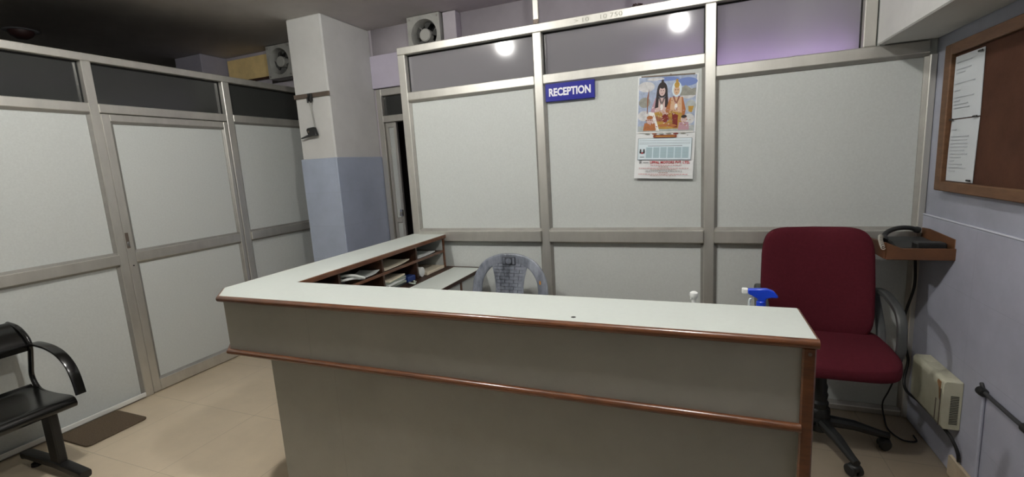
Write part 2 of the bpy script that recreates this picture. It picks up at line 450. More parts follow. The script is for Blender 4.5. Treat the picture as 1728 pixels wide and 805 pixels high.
# --- the door in it
d1 = bpy.data.objects.new('door_1', None); C.objects.link(d1); d1.location = (XL, -1.03, 0); d1['kind'] = 'structure'
d1['label'] = 'grey-panelled aluminium door in the left partition with a small flush pull'
b = BM(); bar(b, A1+.003, -.983, .003, .045, .006, 2.055); obj('stile', on_left(b), M['alu'], d1)
b = BM(); bar(b, -.139, B0-.003, .003, .045, .006, 2.055); obj('stile', on_left(b), M['alu'], d1)
b = BM(); bar(b, -.983, -.139, .004, .044, 2.006, 2.055); obj('top_rail', on_left(b), M['alu'], d1)
b = BM(); bar(b, -.983, -.139, .001, .044, 1.008, 1.079); obj('middle_rail', on_left(b), M['alu'], d1)
b = BM(); bar(b, -.983, -.139, .002, .044, .006, .092); obj('bottom_rail', on_left(b), M['alu'], d1)
cell(d1, on_left, -.983, -.139, 1.079, 2.006, 'panel', .022); cell(d1, on_left, -.983, -.139, .092, 1.008, 'panel', .022)
b = BM(); box(b, -1.036, -1.008, .0005, .004, 1.112, 1.228, .001, mi=0)
for (a, c, d, e) in ((-1.038, -1.006, 1.108, 1.114), (-1.038, -1.006, 1.226, 1.232), (-1.038, -1.033, 1.114, 1.226), (-1.011, -1.006, 1.114, 1.226)): box(b, a, c, -.002, .004, d, e, .0008, mi=1)
superell(b, (-1.021, -.001, 1.142), (.008, .003, .022), .6, .8, 14, 8, axis='y', mi=2)
dh = obj('door_handle', on_left(b), [M['steelbar'], M['alu'], M['chrome']], d1)
b = BM(); lathe(b, [(0, 0), (.005, 0), (.005, .004), (0, .004)], (-1.012, -.001, .985), 'y', 12); obj('keyhole', on_left(b), M['gasket'], d1)

# --- rear door in the back wall
d2 = bpy.data.objects.new('door_2', None); C.objects.link(d2); d2.location = (-2.6, YB, 0); d2['kind'] = 'structure'
d2['label'] = 'aluminium door standing ajar onto a dark room beside the tiled pillar'
b = BM(); bar(b, -3.0485, -2.99, YB-.02, YB+.06, 0, 2.358); bar(b, -2.20, -2.1415, YB-.02, YB+.06, 0, 2.358); bar(b, -2.99, -2.20, YB-.02, YB+.06, 2.292, 2.358); bar(b, -2.99, -2.20, YB-.02, YB+.06, 2.036, 2.10)
obj('door_frame', b, M['alu'], d2)
obj('glass_pane', box(BM(), -2.989, -2.201, YB+.02, YB+.025, 2.101, 2.291), M['glassdark'], d2)
b = BM()
for (a, c, d, e) in ((-2.986, -2.954, .01, 2.034), (-2.895, -2.862, .01, 2.034), (-2.954, -2.895, 1.985, 2.034), (-2.954, -2.895, 1.02, 1.075), (-2.954, -2.895, .01, .1)): bar(b, a, c, YB+.005, YB+.04, d, e)
obj('leaf_frame', b, M['alu'], d2)
obj('leaf_panel', box(BM(), -2.9535, -2.8955, YB+.018, YB+.026, .101, 1.984), M['panel'], d2)
b = BM(); box(b, -2.905, -2.868, YB-.012, YB+.004, 1.09, 1.16, .003); tube(b, [(-2.885, YB-.012, 1.13), (-2.885, YB-.03, 1.125), (-2.89, YB-.034, 1.10)], .007, 8)
obj('door_bolt', b, M['chrome'], d2)
# the main leaf, swung back into the dark room
Rm = Matrix.Translation((-2.205, YB+.07, 0)) @ Matrix.Rotation(math.radians(84), 4, 'Z')
b = BM()
for (a, c, d, e) in ((0, .055, .01, 2.03), (.585, .64, .01, 2.03), (.055, .585, 1.97, 2.03), (.055, .585, .95, 1.02), (.055, .585, .01, .1)): bar(b, a, c, 0, .04, d, e)
for v in b.verts: v.co = Rm @ v.co
obj('leaf_frame', b, M['alu'], d2)
b = BM(); box(b, .05, .59, .014, .026, .09, 1.98)
for v in b.verts: v.co = Rm @ v.co
obj('leaf_panel', b, M['panel'], d2)

# ------------------------------------------------------------------ things on the rear partition
sg = thing('reception_sign', (-1.010, -.002, 1.944), 'blue plate sign reading RECEPTION in white capitals on the rear partition', 'sign', rot=(0, math.radians(.6), 0))
obj('plate', box(BM(), 0, .326, 0, .028, 0, .112, .001), M['signblue'], sg, local=True)
text_obj('lettering', 'RECEPTION', .06, M['signwhite'], sg, (.024, -.0012, .031), extrude=.0006, bold=.0022, width=.278, height=.052)

cal = thing('wall_calendar', (-.448, 0, 1.416), 'paper wall calendar with a colourful devotional picture on the rear partition', 'calendar', rot=(0, math.radians(3.0), 0))
CW, CH = .349, .620
def caldepth(vv): return .022-.020*max(0, .45-vv)/.45
b = BM(); nx, nz = 8, 20; grid = []
for j in range(nz+1):
    row = []
    for i in range(nx+1):
        uu, vv = i/nx, j/nz
        curl = .022-caldepth(vv)
        row.append((uu*CW, .022-curl, vv*CH))
    grid.append(row)
fr_ = [[b.verts.new(p) for p in row] for row in grid]; bk_ = [[b.verts.new((p[0], p[1]+.002, p[2])) for p in row] for row in grid]
for j in range(nz):
    for i in range(nx):
        b.faces.new((fr_[j][i], fr_[j][i+1], fr_[j+1][i+1], fr_[j+1][i])); b.faces.new((bk_[j][i], bk_[j+1][i], bk_[j+1][i+1], bk_[j][i+1]))
for j in range(nz):
    for i in (0, nx):
        q = (fr_[j][i], fr_[j+1][i], bk_[j+1][i], bk_[j][i]); b.faces.new(q if i == 0 else q[::-1])
for i in range(nx):
    for j in (0, nz):
        q = (fr_[j][i], bk_[j][i], bk_[j][i+1], fr_[j][i+1]); b.faces.new(q if j == 0 else q[::-1])
bmesh.ops.recalc_face_normals(b, faces=b.faces)
obj('page', b, M['paper'], cal, local=True)
# printed matter: flat shapes lying on the page (u 0..1, v 0..1 from the bottom)
pals = dict(sky=(166, 178, 202), cloud=(208, 208, 208), mist=(178, 184, 182), skin=(206, 180, 176), hair=(44, 34, 36), red=(124, 34, 28), gold=(184, 144, 62), orange=(172, 106, 60), pink=(184, 146, 156),
            white=(236, 234, 230), rock=(150, 150, 140), plaque=(132, 58, 26), pale=(214, 226, 232), line=(120, 134, 140), tab=(176, 200, 208), tred=(176, 30, 42), black=(40, 38, 40), brown=(150, 96, 70), deepblue=(110, 130, 186), peach=(208, 172, 140))
pk = list(pals); pmat = [pm('print_'+k, v, .7, var=.12 if k in ('sky', 'cloud', 'mist', 'rock', 'gold', 'red') else 0, vscale=40) for k, v in pals.items()]
layer = [0]
def shape(bm, pts, k):
    layer[0] += 1
    off = .0004+layer[0]*.00003
    # split into v-strips so the print follows the page's curl
    poly = [bm.verts.new((p[0]*CW, caldepth(p[1])-off, p[1]*CH)) for p in pts]
    try:
        fa = bm.faces.new(poly)
        fa.normal_update()
        if fa.normal.y > 0: fa.normal_flip()
        fa.material_index = pk.index(k)
    except ValueError: pass
def ell(bm, cx, cz, rx, rz, k, n=18, rot=0):
    pts = []
    for i in range(n):
        a = 2*PI*i/n; x, z = rx*math.cos(a), rz*math.sin(a)
        pts.append((cx+x*math.cos(rot)-z*math.sin(rot), cz+(x*math.sin(rot)+z*math.cos(rot))*CW/CH if rot else cz+z))
    shape(bm, pts, k)
def rect(bm, u0, u1, v0, v1, k): shape(bm, [(u0, v0), (u1, v0), (u1, v1), (u0, v1)], k)
b = BM()
rect(b, .025, .975, .455, .99, 'sky')
for cx, cz, rx, rz, k in ((.15, .90, .14, .05, 'cloud'), (.82, .93, .17, .04, 'deepblue'), (.5, .965, .2, .02, 'deepblue'), (.85, .82, .13, .05, 'cloud'), (.13, .75, .1, .05, 'rock'), (.9, .70, .085, .06, 'mist'), (.12, .62, .1, .05, 'cloud'), (.88, .58, .09, .05, 'cloud'), (.3, .97, .15, .015, 'cloud')): ell(b, cx, cz, rx, rz, k)
shape(b, [(.70, .86), (.80, .90), (.90, .86), (.97, .87), (.97, .80), (.72, .80)], 'rock')
rect(b, .03, .97, .458, .52, 'mist')
# two large seated figures
for cx, hair, robe, body, s in ((.42, 'hair', 'pink', 'skin', 1.0), (.66, 'gold', 'orange', 'peach', .95)):
    ell(b, cx, .865, .085*s, .075*s, hair if hair == 'hair' else 'pale')
    shape(b, [(cx-.11*s, .79), (cx+.11*s, .79), (cx+.17*s, .67), (cx+.15*s, .60), (cx-.15*s, .60), (cx-.18*s, .67)], robe)
    shape(b, [(cx-.09*s, .79), (cx+.09*s, .79), (cx+.11*s, .62), (cx-.11*s, .62)], body)
    if hair == 'hair':
        shape(b, [(cx-.085, .88), (cx-.05, .88), (cx-.055, .70), (cx-.115, .69)], 'hair'); shape(b, [(cx+.085, .88), (cx+.05, .88), (cx+.055, .70), (cx+.115, .69)], 'hair')
    ell(b, cx, .852, .052*s, .045*s, body)
    ell(b, cx, .905, .045*s, .03*s, hair); ell(b, cx, .938, .022*s, .025*s, hair)
    for dx in (-.02, .02): ell(b, cx+dx, .858, .009, .004, 'black', 8)
    shape(b, [(cx-.012, .832), (cx+.012, .832), (cx+.008, .827), (cx-.008, .827)], 'red')
    for w in (.05, .035): 
        shape(b, [(cx-w-.012, .80), (cx-w, .80), (cx, .80-w*1.6), (cx+w, .80), (cx+w+.012, .80), (cx, .785-w*1.6)], 'red' if hair == 'gold' else 'black')
    ell(b, cx, .70, .025, .03, 'white', 12)
shape(b, [(.22, .64), (.40, .66), (.50, .60), (.56, .66), (.76, .64), (.80, .56), (.74, .49), (.26, .49), (.19, .56)], 'gold')
shape(b, [(.44, .62), (.52, .64), (.56, .58), (.50, .545), (.42, .57)], 'red'); shape(b, [(.60, .64), (.70, .62), (.70, .50), (.62, .50)], 'red')
shape(b, [(.30, .62), (.42, .60), (.46, .56), (.30, .565)], 'brown'); ell(b, .52, .52, .16, .02, 'orange'); ell(b, .50, .50, .12, .012, 'gold')
shape(b, [(.20, .66), (.30, .65), (.40, .47), (.30, .48)], 'white')
# two small figures
for cx, s, c1 in ((.23, 1.0, 'orange'), (.80, .85, 'pink')):
    shape(b, [(cx-.09*s, .55), (cx+.09*s, .55), (cx+.11*s, .475), (cx-.11*s, .475)], c1)
    ell(b, cx, .575, .06*s, .035*s, 'skin'); ell(b, cx, .603, .055*s, .018*s, 'orange' if c1 == 'orange' else 'hair')
    for dx in (-.018, .018): ell(b, cx+dx*s, .58, .007, .003, 'black', 8)
shape(b, [(.86, .70), (.95, .70), (.92, .64), (.87, .65)], 'gold'); shape(b, [(.17, .80), (.20, .88), (.185, .64), (.175, .64)], 'brown')
rp = random.Random(8)
for k in range(150):
    cx, cz = rp.choice(((.42, .66), (.66, .68), (.5, .56), (.25, .53), (.80, .53), (.52, .62)))
    ks = ('brown', 'gold', 'red', 'white', 'pink', 'brown', 'rock', 'orange') if cz < .6 else ('brown', 'pink', 'red', 'white', 'skin', 'gold')
    px_, pz_ = cx+rp.gauss(0, .075), cz+rp.gauss(0, .045)
    if pz_ < .79 and pz_ > .475 and .08 < px_ < .92: ell(b, px_, pz_, rp.uniform(.006, .02), rp.uniform(.003, .008), rp.choice(ks), 8, rp.uniform(-1, 1))
rect(b, .03, .97, .452, .462, 'white')
for k in range(6): ell(b, .2+.12*k, .443, .045, .006, ('rock', 'brown', 'mist', 'rock', 'red', 'rock')[k], 10)
obj('picture', b, pmat, cal, local=True)
b = BM(); shape(b, [(.31, .405), (.69, .405), (.70, .418), (.69, .432), (.31, .432), (.30, .418)], 'plaque'); rect(b, .34, .66, .414, .422, 'gold'); ell(b, .875, .424, .012, .003, 'black', 8)
obj('plaque', b, pmat, cal, local=True)
b = BM()
rect(b, .045, .955, .185, .400, 'line'); rect(b, .053, .947, .190, .396, 'pale')
for v in (.375, .355, .342): rect(b, .07, .93, v, v+.003, 'line')
rect(b, .22, .80, .322, .326, 'black')
for k in range(6):
    rect(b, .19+.122*k, .30+.122*k, .205, .312, 'tab')
    for q in range(9): rect(b, .197+.122*k, .293+.122*k, .209+q*.0115, .2115+q*.0115, 'line')
for cx in (.095, .155):
    ell(b, cx, .283, .014, .012, 'black', 10); shape(b, [(cx-.02, .272), (cx+.02, .272), (cx+.012, .25), (cx-.012, .25)], 'black')
ell(b, .125, .255, .02, .008, 'tred', 10); rect(b, .09, .165, .213, .217, 'black')
obj('date_table', b, pmat, cal, local=True)
vb = .148
text_obj('company_name', 'UPPAL MOTORS PVT. LTD.', .03, pmat[pk.index('tred')], cal, (.268*CW, caldepth(.16)-.0042, vb*CH), extrude=.0004, bold=.0008, width=.67*CW, height=.0165)
b = BM()
for q in range(4): ell(b, .095+(.018 if q % 2 else 0), .152+q*.008, .01, .005, 'black', 8)
rect(b, .15, .245, .157, .162, 'black')
for v, a, c, k in ((.133, .28, .80, 'tred'), (.118, .42, .58, 'brown'), (.103, .08, .92, 'tred'), (.090, .28, .72, 'brown'), (.074, .20, .82, 'black'), (.059, .42, .58, 'brown'), (.044, .08, .92, 'tred'), (.031, .28, .72, 'brown')):
    x = a
    while x < c:
        w = random.uniform(.02, .05); rect(b, x, min(c, x+w), v-.0022, v+.0022, k); x += w+.008
obj('small_print', b, pmat, cal, local=True)
b = BM(); box(b, .02, CW-.02, .017, .026, CH-.004, CH+.003, .001); lathe(b, [(0, 0), (.005, 0), (.005, .006), (0, .006)], (CW*.55, .013, CH+.002), 'y', 10)
obj('top_strip', b, M['steelbar'], cal, local=True)

# ------------------------------------------------------------------ reception counter
rc = thing('reception_counter', (-.9, -1.57, 0), 'long grey L-shaped reception counter with pale top and brown wooden edge mouldings', 'counter')
XI, YI = -1.848, -1.440          # inner corner
XO, YO = -2.140, -1.703          # outer edges
XE = .215
outer = [(XE, YO), (-2.026, YO), (XO, -1.590), (XO, -.006), (XI, -.006)]
top_poly = [(XE, YO), (XE, YI), (XI, YI), (XI, -.006), (XO, -.006), (XO, -1.590), (-2.026, YO)]
b = prism(BM(), top_poly, K-.024, K, 'z', bev=.0015); obj('countertop', b, M['ctop'], rc)
def mould(bm, pts, rad, z):
    tube(bm, [Vector((p[0], p[1], z)) for p in pts], rad, 12)
b = BM(); mould(b, [(XE+.004, YO-.001), (-2.027, YO-.001), (XO-.001, -1.590), (XO-.001, -.008)], .0135, K-.0135); obj('edge_moulding', b, M['brown'], rc)
b = BM(); box(b, XI-.003, XI+.007, YI+.001, -.008, K-.028, K-.001, .003); box(b, XI, XE, YI-.004, YI+.006, K-.028, K-.0012, .003); box(b, XE-.004, XE+.006, YO, YI, K-.028, K-.0012, .003)
obj('inner_edge_lipping', b, M['brown'], rc)
# seam scratch and ink spot on the top
b = BM(); 
for p, q in (((-1.502, -1.442), (-1.60, -1.502)), ((-1.60, -1.502), (-1.612, -1.52))):
    d = Vector((q[0]-p[0], q[1]-p[1], 0)).normalized(); n = Vector((-d.y, d.x, 0))*.0012
    P0, P1 = Vector((*p, K+.0004)), Vector((*q, K+.0004))
    b.faces.new([b.verts.new(v) for v in (P0-n, P1-n*.3, P1+n*.3, P0+n)])
obj('seam_mark', b, pm('grey_seam', (120, 122, 118), .7), rc)
obj('ink_spot', lathe(BM(), [(0, 0), (.008, 0), (.005, .001), (0, .0012)], (-.443, -1.665, K+.0003), 'z', 14), M['gasket'], rc)
# upper box (front face in two laminate sheets) and lower recessed base
xs = -1.548
def slab(p, q, z0, z1, t=.018):
    d = Vector((q[0]-p[0], q[1]-p[1])).normalized(); n = Vector((-d.y, d.x))*t
    return prism(BM(), [p, q, (q[0]+n.x, q[1]+n.y), (p[0]+n.x, p[1]+n.y)], z0, z1, 'z')
yf = YO+.013
obj('front_panel', box(BM(), xs+.001, XE-.03, yf, yf+.018, L+.008, K-.024), M['cfront'], rc)
obj('front_panel', box(BM(), -2.022, xs-.0004, yf+.0007, yf+.018, L+.008, K-.024), M['cfront'], rc)
obj('side_panel', slab((XO+.011, -1.585), (-2.020, yf+.001), L+.008, K-.024), M['cfront'], rc)
obj('side_panel', box(BM(), XO+.011, XO+.029, -1.585, -.008, L+.008, K-.024), M['cfront'], rc)
b = BM(); mould(b, [(XE-.028, YO+.004), (-2.022, YO+.004), (XO+.006, -1.587), (XO+.006, -.008)], .0125, L)
obj('lower_moulding', b, M['brown'], rc)
b = BM(); prism(b, [(XE-.03, YO+.006), (-2.018, YO+.006), (XO+.012, -1.583), (XO+.012, -.008), (-1.80, -.008), (-1.80, YI), (XE-.03, YI)], L-.012, L+.008, 'z')
obj('box_bottom', b, M['shelfwood'], rc)
yb_ = YO+.028; xbs = -1.452
obj('base_panel', box(BM(), xbs+.001, XE-.03, yb_, yb_+.018, .0, L-.011), M['cfront'], rc)
obj('base_panel', box(BM(), -1.80, xbs-.0004, yb_+.0007, yb_+.018, .0, L-.011), M['cfront'], rc)
obj('base_side', box(BM(), -1.80, -1.782, yb_+.018, -.008, 0, L-.012), M['cfront'], rc)
ZD = .800
# end panel on the right with brown lipping down its front
obj('end_panel', prism(BM(), [(YO+.012, 0), (-1.04, 0), (-1.04, ZD-.023), (YI+.002, ZD-.023), (YI+.002, K-.0245), (YO+.012, K-.0245)], XE-.03, XE-.002, 'x'), [M['cfront']], rc)
b = BM(); box(b, XE-.032, XE+.0005, YO+.0005, YO+.013, 0, K-.027, .004)
el = obj('end_lipping', b, M['brown'], rc)
b = BM(); lathe(b, [(0, 0), (.005, 0), (.004, .003), (0, .003)], (XE-.015, YO-.0015, 1.012), 'y', 12); obj('screw_cap', b, M['steelbar'], el)
# working desk inside, under both arms
ZD = .800
b = prism(BM(), [(-1.86, YI+.0), (XE-.03, YI), (XE-.03, -1.06), (-1.566, -1.06), (-1.566, -.008), (-1.86, -.008)], ZD-.022, ZD, 'z'); obj('desk_top', b, M['ctop'], rc)
b = BM(); box(b, -1.568, -1.560, -1.06, -.006, ZD-.024, ZD+.0005, .002); box(b, -1.566, XE-.03, -1.064, -1.056, ZD-.024, ZD+.0005, .002); box(b, -1.86, -1.566, -.0085, -.0045, ZD-.004, ZD+.006, .001)
obj('desk_lipping', b, M['shelfwood'], rc)
# cabinet under the left arm of the desk
b = BM(); box(b, -1.78, -1.60, -.335, -.315, 0, ZD-.022); box(b, -1.78, -1.60, -.028, -.010, 0, ZD-.022); box(b, -1.78, -1.60, -.315, -.028, .06, .08); obj('cabinet_carcass', b, M['panel'], rc)
b = BM(); box(b, -1.600, -1.572, -.337, -.313, 0, ZD-.0245, .002); obj('cabinet_lipping', b, M['brown'], rc)
cd_ = obj('cabinet_door', box(BM(), -1.598, -1.574, -.310, -.012, .03, ZD-.03, .002), M['panel'], rc)
b = BM(); tube(b, smooth_path([(-1.575, -.28, .55), (-1.55, -.28, .55), (-1.55, -.28, .65), (-1.575, -.28, .65)], 5), .004, 8); obj('knob', b, M['chrome'], cd_)
obj('cabinet_door', box(BM(), -1.598, -1.574, -.66, -.340, .03, ZD-.03, .002), M['panel'], rc)
obj('cabinet_side', box(BM(), -1.78, -1.60, -.66, -.642, 0, ZD-.0225), M['panel'], rc)
# pigeon-hole shelves under the left arm
obj('shelf_back', box(BM(), XO+.029, XO+.035, YI, -.03, L+.008, K-.024), M['shelfback'], rc)
for y in (-.4075, -.778, -1.150):
    obj('divider', box(BM(), XO+.036, -1.858, y-.008, y+.008, L+.008, K-.024), M['shelfwood'], rc)
obj('shelf_end', box(BM(), XO+.036, -1.860, -.050, -.034, L+.008, K-.024), M['panel'], rc)
b = BM(); box(b, -1.862, -1.850, -.053, -.031, L+.008, K-.026, .003); obj('end_edge', b, M['brown'], rc)
for a, c in ((-.399, -.051), (-.769, -.416), (-1.141, -.787), (YI, -1.159)):
    obj('shelf', box(BM(), XO+.036, -1.862, a, c, .926, .938), M['shelfwood'], rc)
b = BM(); box(b, -1.862, -1.855, YI, -.053, .923, .941, .002); obj('shelf_lipping', b, M['brown'], rc)

# ---- things on the counter's shelves
def sheet(name, label, x0, x1, y0, y1, z, mat, rot=0, curl=.01, group=None, th=.0015):
    b = BM(); n = 6; cx, cy_ = (x0+x1)/2, (y0+y1)/2
    T = []
    for j in range(n+1):
        for i in range(n+1):
            a, c = i/n-.5, j/n-.5
            x, y = a*(x1-x0), c*(y1-y0)
            zz = curl*(max(0, c)**2*2.2+max(0, a)**2*1.2)
            T.append(Vector((cx+x*math.cos(rot)-y*math.sin(rot), cy_+x*math.sin(rot)+y*math.cos(rot), z+zz)))
    top = [b.verts.new(p+Vector((0, 0, th))) for p in T]; bot = [b.verts.new(p) for p in T]
    def f4(A, i, j, flip=False):
        q = [A[j*(n+1)+i], A[j*(n+1)+i+1], A[(j+1)*(n+1)+i+1], A[(j+1)*(n+1)+i]]
        b.faces.new(q[::-1] if flip else q)
    for j in range(n):
        for i in range(n): f4(top, i, j); f4(bot, i, j, True)
    ring = [i for i in range(n)]+[j*(n+1)+n for j in range(n)]+[n*(n+1)+n-i for i in range(n)]+[(n-j)*(n+1) for j in range(n)]
    for k in range(len(ring)):
        a, c = ring[k], ring[(k+1) % len(ring)]
        b.faces.new((bot[a], bot[c], top[c], top[a]))
    bmesh.ops.recalc_face_normals(b, faces=b.faces)
    return tag(obj(name, b, mat), label, 'paper' if 'file' not in name else 'file', group)
sheet('paper_sheet', 'white papers lying on the upper shelf nearest the rear partition', -2.06, -1.868, -.375, -.15, .9385, M['paper'], 0, .012, th=.006)
sheet('envelope', 'tan envelope on the upper shelf, in the second bay from the rear partition', -2.06, -1.87, -.755, -.47, .9385, M['paper2'], .05, .02, th=.006)
sheet('paper_sheet', 'creased white paper on the upper shelf beside the white cable loop', -2.02, -1.872, -.925, -.795, .9385, M['paper'], .04, .025, th=.004)
b = BM(); box(b, -2.04, -1.89, -1.135, -1.075, .9385, .960, .003)
tag(obj('network_box', b, M['blackplastic']), 'small black box under the white cable loop on the upper shelf', 'box')
b = BM()
pts = smooth_path([(-2.0, -1.02, .948), (-1.95, -1.06, .975), (-1.90, -1.075, .990), (-1.868, -1.04, .988), (-1.852, -.985, .966), (-1.858, -.955, .952), (-1.882, -.965, .949), (-1.88, -1.0, .960), (-1.868, -1.055, .972), (-1.90, -1.09, .968), (-1.94, -1.05, .960)], 6)
tube(b, pts, .0075, 8)
tag(obj('cable_loop', b, M['whiteplastic']), 'looped white cable on the upper shelf near the counter corner', 'cable')
z = L+.0083
for k, (mt, t, rot, nm) in enumerate(((M['darkfile'], .016, .05, 'dark grey file, lowest in the stack on the lower shelf'), (M['greyfile'], .014, -.06, 'grey green file, second from the bottom of the lower shelf stack'), (M['paper'], .014, .09, 'white bundle of papers in the middle of the lower shelf stack'), (M['greyfile'], .013, -.02, 'grey green file just under the top paper of the lower shelf stack'), (M['paper2'], .010, .14, 'cream paper bundle, topmost of the lower shelf stack'))):
    b = BM(); box(b, -.10, .10, -.105, .105, 0, t, .002)
    for v in b.verts:
        x, y = v.co.x, v.co.y; v.co.x, v.co.y = x*math.cos(rot)-y*math.sin(rot)-1.965, x*math.sin(rot)+y*math.cos(rot)-.645
        v.co.z += z
    tag(obj('paper_file', b, mt), nm, 'file', 'files stacked on the lower shelf'); z += t+.0004
b = BM(); box(b, -2.07, -1.868, -.515, -.425, L+.0085, L+.045, .004); tag(obj('ring_binder', b, M['bluefile']), 'blue folder beside the stacked files on the lower shelf', 'folder')
b = BM(); tube(b, smooth_path([(-1.85, -.52, ZD+.010), (-1.83, -.56, ZD+.02), (-1.80, -.54, ZD+.010), (-1.83, -.51, ZD+.018), (-1.815, -.50, ZD+.010)], 6), .006, 8)
tag(obj('crumpled_wrapper', b, M['greyfile']), 'crumpled pale wrapper in front of the blue folder', 'wrapper')
b = BM(); lathe(b, [(.0, 0), (.034, 0), (.034, .20), (.0, .20)], (-2.065, -.345, L+.0085+.0345), 'x', 24); lathe(b, [(0, .199), (.013, .199), (.013, .2005), (0, .2005)], (-2.065, -.345, L+.0085+.0345), 'x', 16)
tag(obj('paper_roll', b, M['paper']), 'white paper roll on the lower shelf near the rear partition', 'roll')
b = BM(); box(b, -2.07, -1.852, -.30, -.06, L+.0085, L+.030, .002); tag(obj('paper_stack', b, M['paper2']), 'flat cream paper stack on the lower shelf next to the roll', 'paper')

# ---- bottles on the inner desk (tops show over the counter)
sb = thing('spray_bottle', (.150, -1.15, ZD), 'spray bottle with bright blue trigger head behind the counter end', 'bottle')
b = BM(); lathe(b, [(0, .0005), (.030, .0005), (.034, .006), (.034, .10), (.030, .125), (.016, .150), (.013, .165), (0, .165)], (.150, -1.15, ZD), 'z', 28); obj('body', b, M['bottleclear'], sb)
b = BM(); lathe(b, [(0, .160), (.0165, .160), (.0165, .185), (.014, .188), (0, .188)], (.150, -1.15, ZD), 'z', 24); obj('collar', b, M['blueplastic'], sb)
b = BM(); prof = [(-.046, .216), (-.046, .233), (.018, .236), (.040, .228), (.056, .208), (.054, .203), (.030, .203), (.016, .198), (.014, .186), (-.012, .186), (-.014, .198), (-.030, .207)]
prism(b, [(.150+p[0], ZD+p[1]) for p in prof], -1.162, -1.138, 'y', bev=.003); obj('trigger_head', b, M['blueplastic'], sb)
b = BM(); box(b, .084, .105, -1.160, -1.140, ZD+.214, ZD+.235, .003); obj('nozzle', b, M['whiteplastic'], sb)
b = BM(); tube(b, smooth_path([(.128, -1.15, ZD+.207), (.112, -1.15, ZD+.190), (.110, -1.15, ZD+.165)], 5), .005, 8); obj('trigger', b, M['bottleclear'], sb)
pbt = thing('pump_bottle', (-.086, -1.15, ZD), 'white-capped bottle whose top peeks over the counter, left of the blue spray head', 'bottle')
b = BM(); lathe(b, [(0, .0005), (.022, .0005), (.025, .005), (.025, .13), (.020, .15), (.010, .158), (0, .158)], (-.086, -1.15, ZD), 'z', 24); obj('body', b, M['bottleclear'], pbt)
b = BM(); lathe(b, [(0, .155), (.009, .155), (.009, .184), (.0135, .188), (.0165, .198), (.015, .208), (.008, .213), (0, .2135)], (-.086, -1.15, ZD), 'z', 24); box(b, -.100, -.088, -1.158, -1.142, ZD+.178, ZD+.200, .004); obj('cap', b, M['whiteplastic'], pbt)

# ------------------------------------------------------------------ maroon office chair
HX, HY = .530, -.362
oc = thing('office_chair', (HX, HY, 0), 'maroon fabric swivel office chair with dark armrests at the counter end', 'chair')
def seat_def(p):
    q = Vector(p)
    fy = (p.y+.24)/.48
    q.z -= .030*max(0, .45-fy)**2/.2
    q.z += .012*(abs(p.x)/.25)**2 if p.z > 0 else 0
    q.x *= 1-.06*max(0, fy-.5)
    return q
b = superell(BM(), (.530, -.440, .543), (.264, .240, .044), .45, .36, 48, 20, seat_def); obj('seat', b, M['maroon'], oc)
def back_def(p):
    q = Vector(p); t = p.z/.28
    q.x *= 1-.05*max(0, t)**2-.02*max(0, -t-.35)
    q.y += .05*(p.x/.25)**2*-1+.035*t
    return q
b = superell(BM(), (.505, -.235, .845), (.256, .042, .285), .55, .30, 56, 20, back_def, axis='y'); obj('backrest', b, M['maroon'], oc)
b = BM(); tube(b, smooth_path([(.51, -.40, .488), (.51, -.24, .480), (.51, -.17, .52), (.51, -.165, .62), (.51, -.185, .75)], 6), 0, 12, flat=(.035, .010), ref=(1, 0, 0)); obj('back_support', b, M['blackplastic'], oc)
for s in (-1, 1):
    ax = .530+s*.278
    key = [(ax-s*.01, -.30, .53), (ax, -.255, .60), (ax, -.19, .69), (ax, -.145, .745), (ax, -.16, .778), (ax, -.21, .792), (ax, -.31, .796), (ax, -.43, .772), (ax, -.485, .738), (ax, -.512, .67), (ax, -.50, .56), (ax-s*.03, -.46, .515)]
    path = smooth_path(key, 4)
    b = tube(BM(), path, 0, 14, flat=(.019, .015), ref=(1, 0, 0)); obj('armrest', b, M['greyplastic'], oc)
b = BM(); box(b, .53-.262, .53+.262, -.50, -.45, .490, .502, .003); box(b, .53-.262, .53+.262, -.33, -.28, .490, .502, .003); obj('arm_bracket', b, M['blackplastic'], oc)
b = BM(); box(b, HX-.07, HX+.07, HY-.09, HY+.07, .435, .497, .01)
lathe(b, [(0, .115), (.045, .115), (.05, .13), (.050, .175), (.040, .19), (.044, .22), (.036, .235), (.040, .265), (.034, .28), (.037, .31), (.03, .33), (.028, .44), (0, .44)], (HX, HY, 0), 'z', 24)
obj('gas_column', b, M['blackplastic'], oc)
b = BM(); tube(b, [(HX+.06, HY-.05, .455), (HX+.11, HY-.065, .440)], .006, 8); tube(b, smooth_path([(HX+.11, HY-.065, .440), (HX+.14, HY-.075, .42), (HX+.165, HY-.08, .395)], 4), .012, 10); obj('lever', b, M['blackplastic'], oc)
b = BM(); lathe(b, [(0, .07), (.055, .07), (.055, .135), (.045, .15), (0, .15)], (HX, HY, 0), 'z', 24)
angs = [math.radians(a) for a in (0, 72, 144, -144, -72)]
RB = .292
for a in angs:
    d = Vector((math.cos(a), math.sin(a), 0)); c0 = Vector((HX, HY, 0))
    tube(b, [c0+d*.03+Vector((0, 0, .118)), c0+d*.16+Vector((0, 0, .108)), c0+d*(RB-.02)+Vector((0, 0, .080)), c0+d*(RB+.018)+Vector((0, 0, .074))], [.03, .026, .019, .017], 10)
obj('star_base', b, M['blackplastic'], oc)
